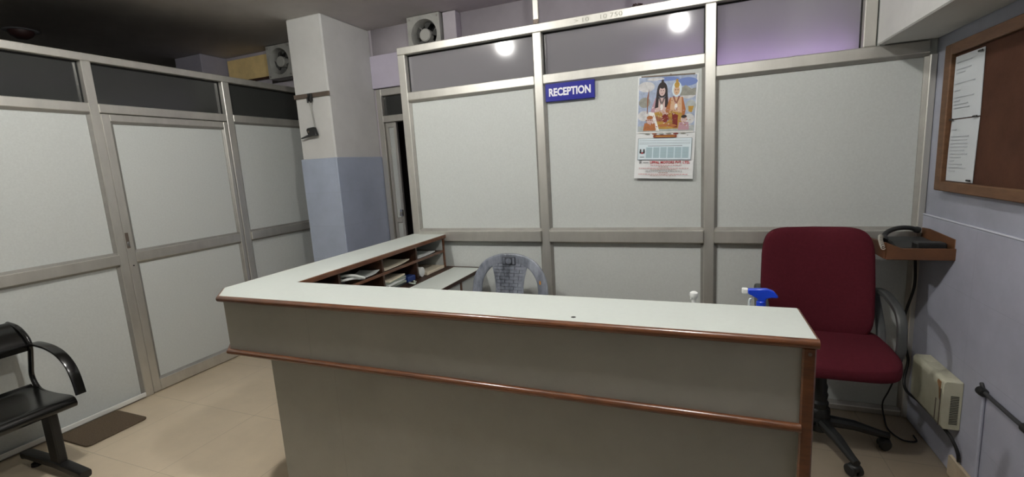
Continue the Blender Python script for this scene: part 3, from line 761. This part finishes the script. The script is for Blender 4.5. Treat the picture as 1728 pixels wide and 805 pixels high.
for a in angs:
    d = Vector((math.cos(a), math.sin(a), 0)); n = Vector((-d.y, d.x, 0)); c0 = Vector((HX, HY, 0))+d*RB
    b = BM()
    for s in (-1, 1):
        bb = BM(); lathe(bb, [(0, -.011), (.022, -.011), (.029, -.006), (.029, .006), (.022, .011), (0, .011)], (0, 0, 0), 'y', 20)
        # wheel axis along the tangent
        Rm = Matrix.Rotation(a+.3, 4, 'Z')
        for v in bb.verts: v.co = Rm @ v.co + c0+n*(.016*s)+Vector((0, 0, .029))
        me = bpy.data.meshes.new('tmp'); bb.to_mesh(me); bb.free(); b.from_mesh(me); bpy.data.meshes.remove(me)
    tube(b, [c0+Vector((0, 0, .03)), c0+Vector((0, 0, .075))], .009, 8)
    superell(b, c0+Vector((0, 0, .042)), (.026, .026, .02), .8, .9, 16, 10)
    obj('caster', b, M['blackplastic'], oc)

# ------------------------------------------------------------------ grey plastic chair
PX, PY = -1.240, -.47
pc = thing('plastic_chair', (PX, PY, 0), 'marbled grey moulded plastic armchair behind the counter by the inner desk', 'chair')
def by(z): return -.245+(z-.90)*.16-.0      # lean of the back
arch = smooth_path([(PX-.232, by(.56)-.02, .58), (PX-.238, by(.70), .70), (PX-.222, by(.80), .80), (PX-.165, by(.88), .882), (PX-.085, by(.915), .920), (PX, by(.925), .930), (PX+.085, by(.915), .920), (PX+.165, by(.88), .882), (PX+.222, by(.80), .80), (PX+.238, by(.70), .70), (PX+.232, by(.56)-.02, .58)], 6)
b = tube(BM(), arch, 0, 14, flat=(.012, .034), ref=(0, 1, 0)); bf = obj('back_frame', b, M['marble'], pc)
b = BM(); box(b, PX+.214, PX+.226, by(.77)-.0135, by(.77)-.011, .765, .79, .001); obj('sticker', b, M['orange'], bf)
b = BM(); box(b, PX-.048, PX+.048, by(.92)-.016, by(.92)+.012, .885, .942, .004, mi=0)
lathe(b, [(0, 0), (.02, 0), (.02, .004), (.012, .006), (0, .006)], (PX, by(.92)-.022, .914), 'y', 20, mi=1)
for s in (-1, 1): box(b, PX+s*.034-.008, PX+s*.034+.008, by(.92)-.019, by(.92)-.015, .892, .936, .002, mi=1)
obj('emblem', b, [M['darkmarble'], M['marble']], pc)
# splat with raised weave
b = BM()
def spw(z): return .092+.035*abs((z-.72)/.18)**1.8*(1 if z > .72 else .3)
rows = 18
for k in range(rows):
    z0 = .50+k*.0222; z1 = z0+.0200
    ncol = 6
    for j in range(ncol):
        w0, w1 = spw(z0), spw(z1)
        ul, ur = -1+2*j/ncol, -1+2*(j+1)/ncol
        wv = .0035 if (j+k) % 2 else 0
        yy0, yy1 = by(z0)-.004-wv, by(z1)-.004-wv
        q = [(PX+ul*w0+.001, yy0, z0), (PX+ur*w0-.001, yy0, z0), (PX+ur*w1-.001, yy1, z1), (PX+ul*w1+.001, yy1, z1)]
        fvs = [b.verts.new(p) for p in q]; bvs = [b.verts.new((p[0], p[1]+.008+wv, p[2])) for p in q]
        b.faces.new(fvs); b.faces.new(bvs[::-1])
        for i in range(4): b.faces.new((fvs[i], bvs[i], bvs[(i+1) % 4], fvs[(i+1) % 4]))
zs_ = [.48+i*.03 for i in range(15)]
pl_ = [(PX-spw(z), z) for z in zs_]; pr_ = [(PX+spw(z), z) for z in zs_][::-1]
bmesh.ops.recalc_face_normals(b, faces=b.faces)
back = BM()
L_ = [back.verts.new((x, by(z)+.003, z)) for x, z in pl_]; R_ = [back.verts.new((x, by(z)+.003, z)) for x, z in pr_[::-1]]
L2 = [back.verts.new((x, by(z)+.008, z)) for x, z in pl_]; R2 = [back.verts.new((x, by(z)+.008, z)) for x, z in pr_[::-1]]
for i in range(len(zs_)-1):
    back.faces.new((L_[i], R_[i], R_[i+1], L_[i+1])); back.faces.new((L2[i], L2[i+1], R2[i+1], R2[i]))
    back.faces.new((L_[i], L_[i+1], L2[i+1], L2[i])); back.faces.new((R_[i], R2[i], R2[i+1], R_[i+1]))
me = bpy.data.meshes.new('tmp'); back.to_mesh(me); back.free(); b.from_mesh(me); bpy.data.meshes.remove(me)
for s in (-1, 1): tube(b, smooth_path([(PX+s*spw(z), by(z)+.001, z) for z in (.48, .58, .68, .78, .88)], 4), .008, 8)
obj('splat', b, M['marble'], pc)
b = superell(BM(), (PX, PY, .425), (.22, .225, .018), .5, .45, 40, 12, lambda p: Vector((p.x, p.y, p.z-.015*(1-(p.x/.22)**2)))); obj('seat', b, M['marble'], pc)
for s in (-1, 1):
    b = tube(BM(), smooth_path([(PX+s*.232, by(.58)-.02, .60), (PX+s*.245, PY+.02, .635), (PX+s*.25, PY-.14, .63), (PX+s*.245, PY-.20, .58), (PX+s*.225, PY-.205, .43)], 6), 0, 12, flat=(.024, .010), ref=(1, 0, 0)); obj('armrest', b, M['marble'], pc)
    for yy in (-.19, .19):
        b = tube(BM(), [(PX+s*.19, PY+yy, .42), (PX+s*.215, PY+yy*1.12, .2), (PX+s*.235, PY+yy*1.2, .0)], [.026, .022, .02], 12); obj('leg', b, M['marble'], pc)

# ------------------------------------------------------------------ black waiting bench on the left
bn = thing('waiting_bench', (-3.45, -2.5, 0), 'glossy black steel waiting bench with curved arm against the left partition', 'bench')
ye = -1.735
seatprof = smooth_path([(-3.70, 0, .445), (-3.66, 0, .425), (-3.56, 0, .418), (-3.42, 0, .424), (-3.30, 0, .430), (-3.262, 0, .420), (-3.248, 0, .395), (-3.262, 0, .372), (-3.30, 0, .366)], 5)
backprof = smooth_path([(-3.648, 0, .655), (-3.652, 0, .695), (-3.685, 0, .735), (-3.74, 0, .775), (-3.80, 0, .80), (-3.835, 0, .79)], 5)
def strip(bm, prof, y0, y1, t):
    n = len(prof); up = []
    for i in range(n):
        a, c = prof[max(0, i-1)], prof[min(n-1, i+1)]; d = (c-a).normalized(); nn = Vector((d.z, 0, -d.x))*t
        up.append((prof[i], prof[i]+nn))
    poly = [(p.x, p.z) for p, q in up]+[(q.x, q.z) for p, q in reversed(up)]
    # build as quads
    V = {}
    for s, y in enumerate((y0, y1)):
        for i, (p, q) in enumerate(up):
            V[s, 0, i] = bm.verts.new((p.x, y, p.z)); V[s, 1, i] = bm.verts.new((q.x, y, q.z))
    fs = []
    for i in range(n-1):
        for lay in (0, 1): fs.append(bm.faces.new((V[0, lay, i], V[1, lay, i], V[1, lay, i+1], V[0, lay, i+1])))
        for s in (0, 1): fs.append(bm.faces.new((V[s, 0, i], V[s, 0, i+1], V[s, 1, i+1], V[s, 1, i])))
    for i in (0, n-1): fs.append(bm.faces.new((V[0, 0, i], V[0, 1, i], V[1, 1, i], V[1, 0, i])))
    bmesh.ops.recalc_face_normals(bm, faces=fs)
    return bm
for k in range(3):
    y1 = ye-.004-k*.53; y0 = y1-.515
    obj('seat', strip(BM(), seatprof, y0, y1, .012), M['blackmetal'], bn)
    obj('backrest', strip(BM(), backprof, y0, y1, .010), M['blackmetal'], bn)
fr_path = smooth_path([(-3.83, 0, .80), (-3.73, 0, .785), (-3.655, 0, .735), (-3.635, 0, .68), (-3.665, 0, .58), (-3.69, 0, .50), (-3.665, 0, .435), (-3.60, 0, .405), (-3.40, 0, .40)], 6)
arm_path = smooth_path([(-3.632, 0, .685), (-3.585, 0, .70), (-3.51, 0, .700), (-3.42, 0, .690), (-3.33, 0, .660), (-3.265, 0, .605), (-3.232, 0, .535), (-3.215, 0, .445)], 6)
for yy in (ye, ye-1.60):
    off = Vector((0, yy+.004, 0))
    obj('side_frame', tube(BM(), [p+off for p in fr_path], .0125, 12), M['blackmetal'], bn)
    obj('armrest', tube(BM(), [p+off for p in arm_path], 0, 12, flat=(.024, .008), ref=(0, 1, 0)), M['blackmetal'], bn)
b = BM(); box(b, -3.52, -3.44, ye-1.6, ye-.02, .335, .385, .006); obj('beam', b, M['blacksteel'], bn)
for yy in (ye-.095, ye-1.50):
    lg = obj('leg', box(BM(), -3.385, -3.295, yy-.02, yy+.02, .075, .364, .006), M['blacksteel'], bn)
    b = BM(); box(b, -3.50, -3.30, yy-.018, yy+.018, .33, .37, .004); obj('leg_bracket', b, M['blacksteel'], bn)
    b = tube(BM(), [(-3.69, yy, .055), (-3.66, yy, .062), (-3.36, yy, .066), (-3.13, yy, .050), (-3.105, yy, .046)], 0, 14, flat=(.027, .022), ref=(0, 1, 0)); obj('foot', b, M['blacksteel'], bn)
    for xx in (-3.60, -3.155):
        b = lathe(BM(), [(0, 0), (.024, 0), (.022, .018), (.010, .022), (.010, .045), (0, .045)], (xx, yy, 0), 'z', 16); obj('rubber_foot', b, M['blacksteel'], bn)

# door mat
b = BM(); poly = []
x0, x1, y0, y1, rr = -3.846, -3.507, -1.635, -1.292, .03
for cx, cy_, a0 in ((x1-rr, y1-rr, 0), (x0+rr, y1-rr, 90), (x0+rr, y0+rr, 180), (x1-rr, y0+rr, 270)):
    for k in range(5): a = math.radians(a0+k*22.5); poly.append((cx+rr*math.cos(a), cy_+rr*math.sin(a)))
prism(b, poly, 0.0005, .013, 'z', bev=.003)
tag(obj('door_mat', b, M['mat']), 'small brown door mat on the floor beside the left partition', 'mat')

# ------------------------------------------------------------------ right wall: notice board, shelf, phone, box, pipes
nb = thing('notice_board', (XR, -.9, 1.3), 'brown notice board in a timber frame on the right wall', 'board')
bx0, bx1 = XR-.046, XR-.0005
y1, y0, z0, z1 = -.185, -1.75, 1.306, 1.975
obj('backing', box(BM(), XR-.026, bx1, y0+.03, y1-.03, z0+.03, z1-.03), M['board'], nb)
for nm, (a, c, d, e) in dict(l=(y1-.058, y1, z0, z1), r=(y0, y0+.058, z0, z1), b=(y0+.058, y1-.058, z0, z0+.046), t=(y0+.058, y1-.058, z1-.05, z1)).items():
    b = BM(); box(b, bx0, bx1, a, c, d, e, .004); obj('frame_rail', b, M['frame'], nb)
def notice(label, ya, yb2, za, zb, lean):
    o = thing('notice_paper', (XR-.029, (ya+yb2)/2, za), label, 'paper', 'notices on the board')
    b = BM(); n = 8; F = []; B = []
    for j in range(n+1):
        t = j/n
        for i, y in enumerate((ya, (ya+yb2)/2, yb2)):
            s = lean*(t-.5)
            F.append(b.verts.new((XR-.030-.004*math.sin(PI*t)*(1 if i == 1 else .4), y+s, za+(zb-za)*t))); B.append(b.verts.new((XR-.0285, y+s, za+(zb-za)*t)))
    for j in range(n):
        for i in range(2):
            a = j*3+i
            b.faces.new((F[a], F[a+1], F[a+4], F[a+3])); b.faces.new((B[a], B[a+3], B[a+4], B[a+1]))
        for i in (0, 2):
            a = j*3+i; b.faces.new((F[a], F[a+3], B[a+3], B[a]))
    for a in (0, n*3):
        for i in range(2): b.faces.new((F[a+i], F[a+i+1], B[a+i+1], B[a+i]))
    bmesh.ops.recalc_face_normals(b, faces=b.faces)
    obj('sheet', b, M['notice'], o)
    b = BM()
    for k in range(14):
        z = zb-.03-k*(zb-za-.06)/14
        if random.random() < .8:
            w = random.uniform(.3, .9)
            box(b, XR-.0352, XR-.0342, ya+.02*(1 if yb2 > ya else -1), ya+(yb2-ya)*w*.9, z, z+.003)
    obj('faint_writing', b, M['ink'], o)
    return o
notice('upper white notice pinned at the left of the brown board', -.258, -.490, 1.637, 1.912, .01)
notice('lower white notice pinned at the left of the brown board', -.262, -.490, 1.356, 1.632, -.008)
for k, (y, z, nm) in enumerate(((-.28, 1.634, 'small black pin between the two white notices, near the frame'), (-.475, 1.636, 'small black pin between the two white notices, on their far side'), (-.47, 1.366, 'small black pin at the bottom corner of the lower white notice'), (-.47, 1.90, 'small black pin at the top corner of the upper white notice'))):
    b = BM(); box(b, XR-.041, XR-.0352, y-.016, y+.016, z-.004, z+.004, .002)
    tag(obj('notice_pin', b, M['pin']), nm, 'pin', 'pins on the notices')

ts = thing('corner_shelf', (.92, -.2, 1.0), 'small brown plywood tray shelf in the corner below the notice board', 'shelf')
tx0, tx1, ty0, ty1 = .800, XR-.0005, -.352, -.006
obj('tray_bottom', box(BM(), tx0-.02, tx1, ty0, ty1, .992, 1.004), M['tray'], ts)
obj('front_lip', prism(BM(), [(tx0-.025, .990), (tx1, .990), (tx1, 1.046), (tx0+.035, 1.046), (tx0-.025, 1.072)], ty0-.012, ty0, 'y', bev=.002), M['tray'], ts)
obj('wall_lip', prism(BM(), [(ty0, 1.0045), (ty1, 1.0045), (ty1, 1.094), (-.09, 1.100), (ty0, 1.088)], tx1-.012, tx1, 'x', bev=.002), M['tray'], ts)
obj('side_lip', prism(BM(), [(ty0, .992), (ty1, .992), (ty1, 1.055), (ty0+.05, 1.068), (ty0, 1.072)], tx0-.032, tx0-.020, 'x', bev=.002), M['tray'], ts)
tp = thing('telephone', (.92, -.18, 1.0045), 'black desk telephone lying in the corner shelf tray', 'telephone')
b = BM(); prism(b, [(-.262, 1.005), (-.06, 1.005), (-.06, 1.055), (-.18, 1.050), (-.262, 1.030)], .845, 1.02, 'x', bev=.006); obj('body', b, M['blackplastic'], tp)
b = BM(); tube(b, smooth_path([(.815, -.19, 1.052), (.84, -.13, 1.082), (.90, -.08, 1.100), (.96, -.06, 1.100), (1.005, -.05, 1.085)], 6), [.017]*3+[.012]*19+[.017]*3, 12); obj('handset', b, M['blackplastic'], tp)
b = BM(); box(b, .90, 1.015, -.335, -.27, 1.005, 1.068, .006); ob = tag(obj('router', b, M['blacksteel']), 'black box in front of the telephone in the corner tray', 'box')
b = BM(); hel = []
for i in range(220):
    t = i/219; c0 = Vector((.81-.055*math.sin(t*PI*.5), -.18-.20*t, 1.065+.03*math.sin(PI*t)-.015*t)); a = t*2*PI*18
    hel.append(c0+Vector((.008*math.cos(a), 0, .008*math.sin(a))))
tube(b, hel, .0022, 6); obj('coiled_cord', b, pm('pale_cord', (170, 166, 156), .5), tp)
b = BM(); tube(b, smooth_path([(1.005, -.04, .985), (1.006, -.035, .92), (1.012, -.032, .78), (.985, -.032, .64), (.978, -.032, .56), (1.0, -.03, .42), (1.01, -.035, .35), (.990, -.06, .25), (.985, -.12, .215), (.99, -.25, .225), (.995, -.42, .225), (1.0, -.54, .215), (1.018, -.575, .16), (1.024, -.58, .112)], 8), .007, 8)
tag(obj('power_cable', b, M['cable']), 'thick black cable dropping from the corner tray and passing under the cream box', 'cable')
b = BM(); tube(b, smooth_path([(.985, -.055, .40), (.960, -.036, .26), (.935, -.036, .17), (.91, -.036, .09), (.918, -.05, .012), (.90, -.17, .006), (.93, -.26, .006), (.99, -.26, .006), (1.0, -.20, .006)], 8), .004, 8)
tag(obj('thin_cable', b, M['cable']), 'thin black cable straying from the corner onto the floor behind the chair', 'cable')

cb = thing('wall_box', (XR, -.38, .24), 'stained cream plastic box with vent slots fixed low on the right wall', 'box')
X0, X1, Y0, Y1, Z0, Z1 = .962, XR-.0105, -.540, -.222, .240, .472
obj('casing', prism(BM(), [(X0, Z0+.02), (X0+.012, Z0), (X1, Z0), (X1, Z1), (X0+.010, Z1), (X0, Z1-.012)], Y0, Y1, 'y', bev=.003), M['cream'], cb)
b = BM()
for k in range(18): box(b, X0+.030, X0+.060, Y0-.0012, Y0+.002, .268+k*.0078, .2715+k*.0078)
obj('vent_slots', b, M['gasket'], cb)
b = BM(); box(b, X0-.0015, X0+.001, -.490, -.482, .262, .365); box(b, X0-.0015, X0+.001, -.528, -.522, .25, .43); obj('cover_seam', b, M['steelbar'], cb)
b = BM(); prism(b, [(-.521, .460), (-.492, .462), (-.485, .448), (-.494, .436), (-.503, .428), (-.507, .41), (-.512, .38), (-.521, .37)], X0-.0012, X0+.001, 'x'); obj('rust_patch', b, M['rust'], cb)
for y in (-.29, -.38, -.48): obj('top_knob', superell(BM(), (X0+.045, y, Z1), (.022, .026, .003), .6, .5, 20, 8), M['cream'], cb)

wp = thing('wall_conduit', (XR, -.8, .3), 'dark flexible conduit with painted drops low on the right wall', 'pipe')
b = tube(BM(), smooth_path([(XR-.014, -.672, .535), (XR-.020, -.70, .520), (XR-.022, -.75, .512), (XR-.022, -.86, .508), (XR-.022, -.98, .506), (XR-.022, -1.6, .50)], 6), .008, 10); obj('conduit', b, M['darkpipe'], wp)
for y in (-.70, -.985):
    b = BM(); lathe(b, [(0, -.02), (.016, -.02), (.018, -.01), (.018, .012), (.012, .02), (0, .02)], (XR-.024, y, .512), 'y', 16); obj('coupling', b, M['blackplastic'], wp)
    b = tube(BM(), [(XR-.0175, y, .505), (XR-.0175, y-.004, .30), (XR-.0175, y-.006, .105)], .007, 10); obj('drop_pipe', b, M['pipe'], wp)

# ------------------------------------------------------------------ pillar: hanger bar and gadget
hb = thing('hanger_bar', (-3.26, .283, 2.26), 'brown grey metal bar across the pillar front with a centre hook', 'bar')
b = BM(); box(b, -3.458, -3.056, .266, .2825, 2.238, 2.275, .002)
for x in (-3.41, -3.11): lathe(b, [(0, -.003), (.006, -.002), (.006, .002), (0, .002)], (x, .265, 2.257), 'y', 12)
obj('bar', b, M['steelbar'], hb)
b = BM(); box(b, -3.285, -3.240, .250, .266, 2.205, 2.272, .003); box(b, -3.285, -3.272, .238, .252, 2.190, 2.24, .002); box(b, -3.253, -3.240, .238, .252, 2.190, 2.24, .002); obj('hook', b, M['blacksteel'], hb)
hg = thing('hanging_gadget', (-3.25, .26, 1.9), 'small black gadget hanging by thin wires from the bar on the pillar', 'gadget')
b = BM(); tube(b, smooth_path([(-3.255, .244, 2.20), (-3.248, .246, 2.08), (-3.238, .248, 1.972)], 6), .0028, 6); obj('wire', b, M['fanbody'], hg)
b = BM(); tube(b, smooth_path([(-3.268, .244, 2.20), (-3.258, .248, 2.12), (-3.247, .252, 1.972)], 6), .0018, 6); obj('wire', b, M['fanbody'], hg)
b = BM(); prism(b, [(-3.322, 1.955), (-3.312, 1.972), (-3.236, 1.978), (-3.214, 1.905), (-3.30, 1.902), (-3.315, 1.93)], .225, .262, 'y', bev=.004); obj('body', b, M['blackplastic'], hg)
b = BM(); prism(b, [(-3.30, 1.921), (-3.28, 1.902), (-3.405, 1.885), (-3.400, 1.893)], .232, .256, 'y', bev=.002); obj('spout', b, M['blackplastic'], hg)
b = BM(); lathe(b, [(0, -.003), (.009, -.003), (.009, .002), (0, .002)], (-3.295, .224, 1.94), 'y', 14); obj('eyelet', b, M['steelbar'], hg)

# ------------------------------------------------------------------ exhaust fans high on the back wall
def exhaust_fan(cx, cz, w, label, blade0):
    y1 = YB-.001; y0 = YB-.135; R = w*.40
    o = thing('exhaust_fan', (cx, y1, cz), label, 'fan', 'exhaust fans on the back wall')
    # casing with a round opening
    b = BM(); n = 32; hw = w/2
    sq = []
    for k in range(n):
        a = 2*PI*k/n; c, s = math.cos(a), math.sin(a); m = max(abs(c), abs(s)); sq.append((c/m*hw, s/m*hw))
    ci = [(R*math.cos(2*PI*k/n), R*math.sin(2*PI*k/n)) for k in range(n)]
    S0 = [b.verts.new((cx+p[0], y0, cz+p[1])) for p in sq]; S1 = [b.verts.new((cx+p[0], y1, cz+p[1])) for p in sq]
    C0 = [b.verts.new((cx+p[0], y0, cz+p[1])) for p in ci]; Cm = [b.verts.new((cx+p[0]*.95, y0+.025, cz+p[1]*.95)) for p in ci]; C1 = [b.verts.new((cx+p[0]*.95, y1, cz+p[1]*.95)) for p in ci]
    for k in range(n):
        q = (k+1) % n
        for A, B in ((S1, S0), (S0, C0), (C0, Cm), (Cm, C1), (C1, S1)): b.faces.new((A[k], A[q], B[q], B[k]))
    bmesh.ops.recalc_face_normals(b, faces=b.faces)
    obj('casing', b, M['fanbody'], o)
    obj('duct', lathe(BM(), [(0, 0), (R*.94, 0), (R*.94, .006), (0, .006)], (cx, y1-.008, cz), 'y', 32), M['fandark'], o)
    b = lathe(BM(), [(0, -.02), (R*.36, -.02), (R*.42, -.01), (R*.42, .05), (0, .05)], (cx, y0+.03, cz), 'y', 24); obj('hub', b, M['fanhub'], o)
    for k in range(5):
        a = blade0+2*PI*k/5; b = BM(); P = []
        for rr, da, dy in ((.40, -.22, .02), (.90, -.48, .03), (.91, .0, .045), (.88, .32, .06), (.40, .25, .05)):
            P.append((cx+R*rr*math.cos(a+da), y0+.02+dy, cz+R*rr*math.sin(a+da)))
        F = [b.verts.new(p) for p in P]; B = [b.verts.new((p[0], p[1]+.003, p[2])) for p in P]
        b.faces.new(F); b.faces.new(B[::-1])
        for i in range(5): b.faces.new((F[i], B[i], B[(i+1) % 5], F[(i+1) % 5]))
        bmesh.ops.recalc_face_normals(b, faces=b.faces)
        obj('blade', b, M['fanblade'], o)
    for s in (-1, 1):
        for q in (-1, 1): obj('screw', lathe(BM(), [(0, -.004), (.010, -.004), (.010, .001), (0, .001)], (cx+s*hw*.86, y0, cz+q*hw*.86), 'y', 12), M['aludark'], o)
    for k in range(2):
        a = PI/4+k*PI/2; obj('motor_bracket', tube(BM(), [(cx+R*q*math.cos(a), y1-.03-.013*k, cz+R*q*math.sin(a)) for q in (-.96, .96)], .006, 6), M['aludark'], o)
    return o
exhaust_fan(-2.372, 2.752, .335, 'square white exhaust fan above the left end of the rear partition', .3)
exhaust_fan(-4.135, 2.752, .33, 'square exhaust fan in shade left of the pillar above the left partition', .9)
b = BM(); box(b, -2.190, -2.06, YB-.10, YB-.001, 2.60, ZC-.004, .004)
tag(obj('junction_box', b, M['backwall']), 'pale boxed-in panel on the wall right of the lit exhaust fan', 'box')
b = BM(); box(b, -5.02, -4.305, YB-.03, YB+.002, 2.652, 2.885, .003, mi=0); box(b, -5.03, -4.302, YB-.035, YB-.002, 2.630, 2.651, .002, mi=1)
tag(obj('yellow_board', b, [M['yellow'], M['shelfwood']]), 'yellow board under the ceiling left of the shaded exhaust fan', 'board')
struct('wall_column', box(BM(), -5.47, -5.055, .62, YB-.001, 2.2, ZC-.001, .006), M['lavcol'], 'mauve boxed column at the ceiling beyond the left partition')
cf = thing('ceiling_rose', (-5.46, -.66, ZC), 'small round dark fixture with pale rim on the ceiling beyond the left partition', 'fixture')
b = lathe(BM(), [(.085, -.001), (.115, -.001), (.12, -.004), (.11, -.008), (.085, -.008)], (-5.46, -.66, ZC), 'z', 32); obj('rim', b, M['rim'], cf)
b = lathe(BM(), [(0, -.07), (.04, -.066), (.07, -.045), (.085, -.02), (.085, -.001), (0, -.001)], (-5.46, -.66, ZC), 'z', 32); obj('dome', b, M['darkred'], cf)

# ------------------------------------------------------------------ lamps (as seen mirrored in the transom glass) and an added violet emitter
def ceiling_lamp(x, y, label, mat):
    o = thing('ceiling_lamp', (x, y, ZC), label, 'lamp', 'round lamps over the counter')
    b = lathe(BM(), [(0, -.001), (.075, -.001), (.075, -.02), (.055, -.03), (0, -.03)], (x, y, ZC), 'z', 28); obj('base', b, M['whiteplastic'], o)
    prof = [(0, -.125)]+[(.052*math.cos(a), -.080+.045*math.sin(a)) for a in [math.radians(v) for v in (-70, -50, -30, -10, 10, 30, 50, 70)]]+[(.03, -.0305), (0, -.0305)]
    b = lathe(BM(), prof, (x, y, ZC), 'z', 24); obj('globe', b, mat, o)
ceiling_lamp(-2.06, -1.88, 'round glowing ceiling lamp over the left half of the counter', M['lamp'])
ceiling_lamp(-.24, -2.0, 'round glowing ceiling lamp over the right half of the counter', M['lamp_dim'])
vt = thing('added_glow_tube', (.15, .07, 2.0), 'added unseen violet emitter tinting the frosted glass transoms of the rear partition', 'lamp')  # added emitter, hidden behind the partition, to colour the glass violet
b = BM(); box(b, -.40, .72, .0688, .145, 1.986, 2.026, .004); box(b, -.40, -.385, .13, .17, 1.99, 2.06, .003); box(b, .705, .72, .13, .17, 1.99, 2.06, .003); obj('housing', b, M['whiteplastic'], vt)
b = tube(BM(), [(-.38, .155, 2.040), (.70, .155, 2.040)], .013, 12); obj('tube', b, M['violet'], vt)

# ------------------------------------------------------------------ world, view
w = bpy.data.worlds.new('world'); bpy.context.scene.world = w; w.use_nodes = True
w.node_tree.nodes['Background'].inputs[0].default_value = (.6, .6, .65, 1); w.node_tree.nodes['Background'].inputs[1].default_value = .02
vs = bpy.context.scene.view_settings
vs.view_transform = 'Standard'; vs.look = 'None'; vs.gamma = 1; vs.use_curve_mapping = False
vs.exposure = 1.0
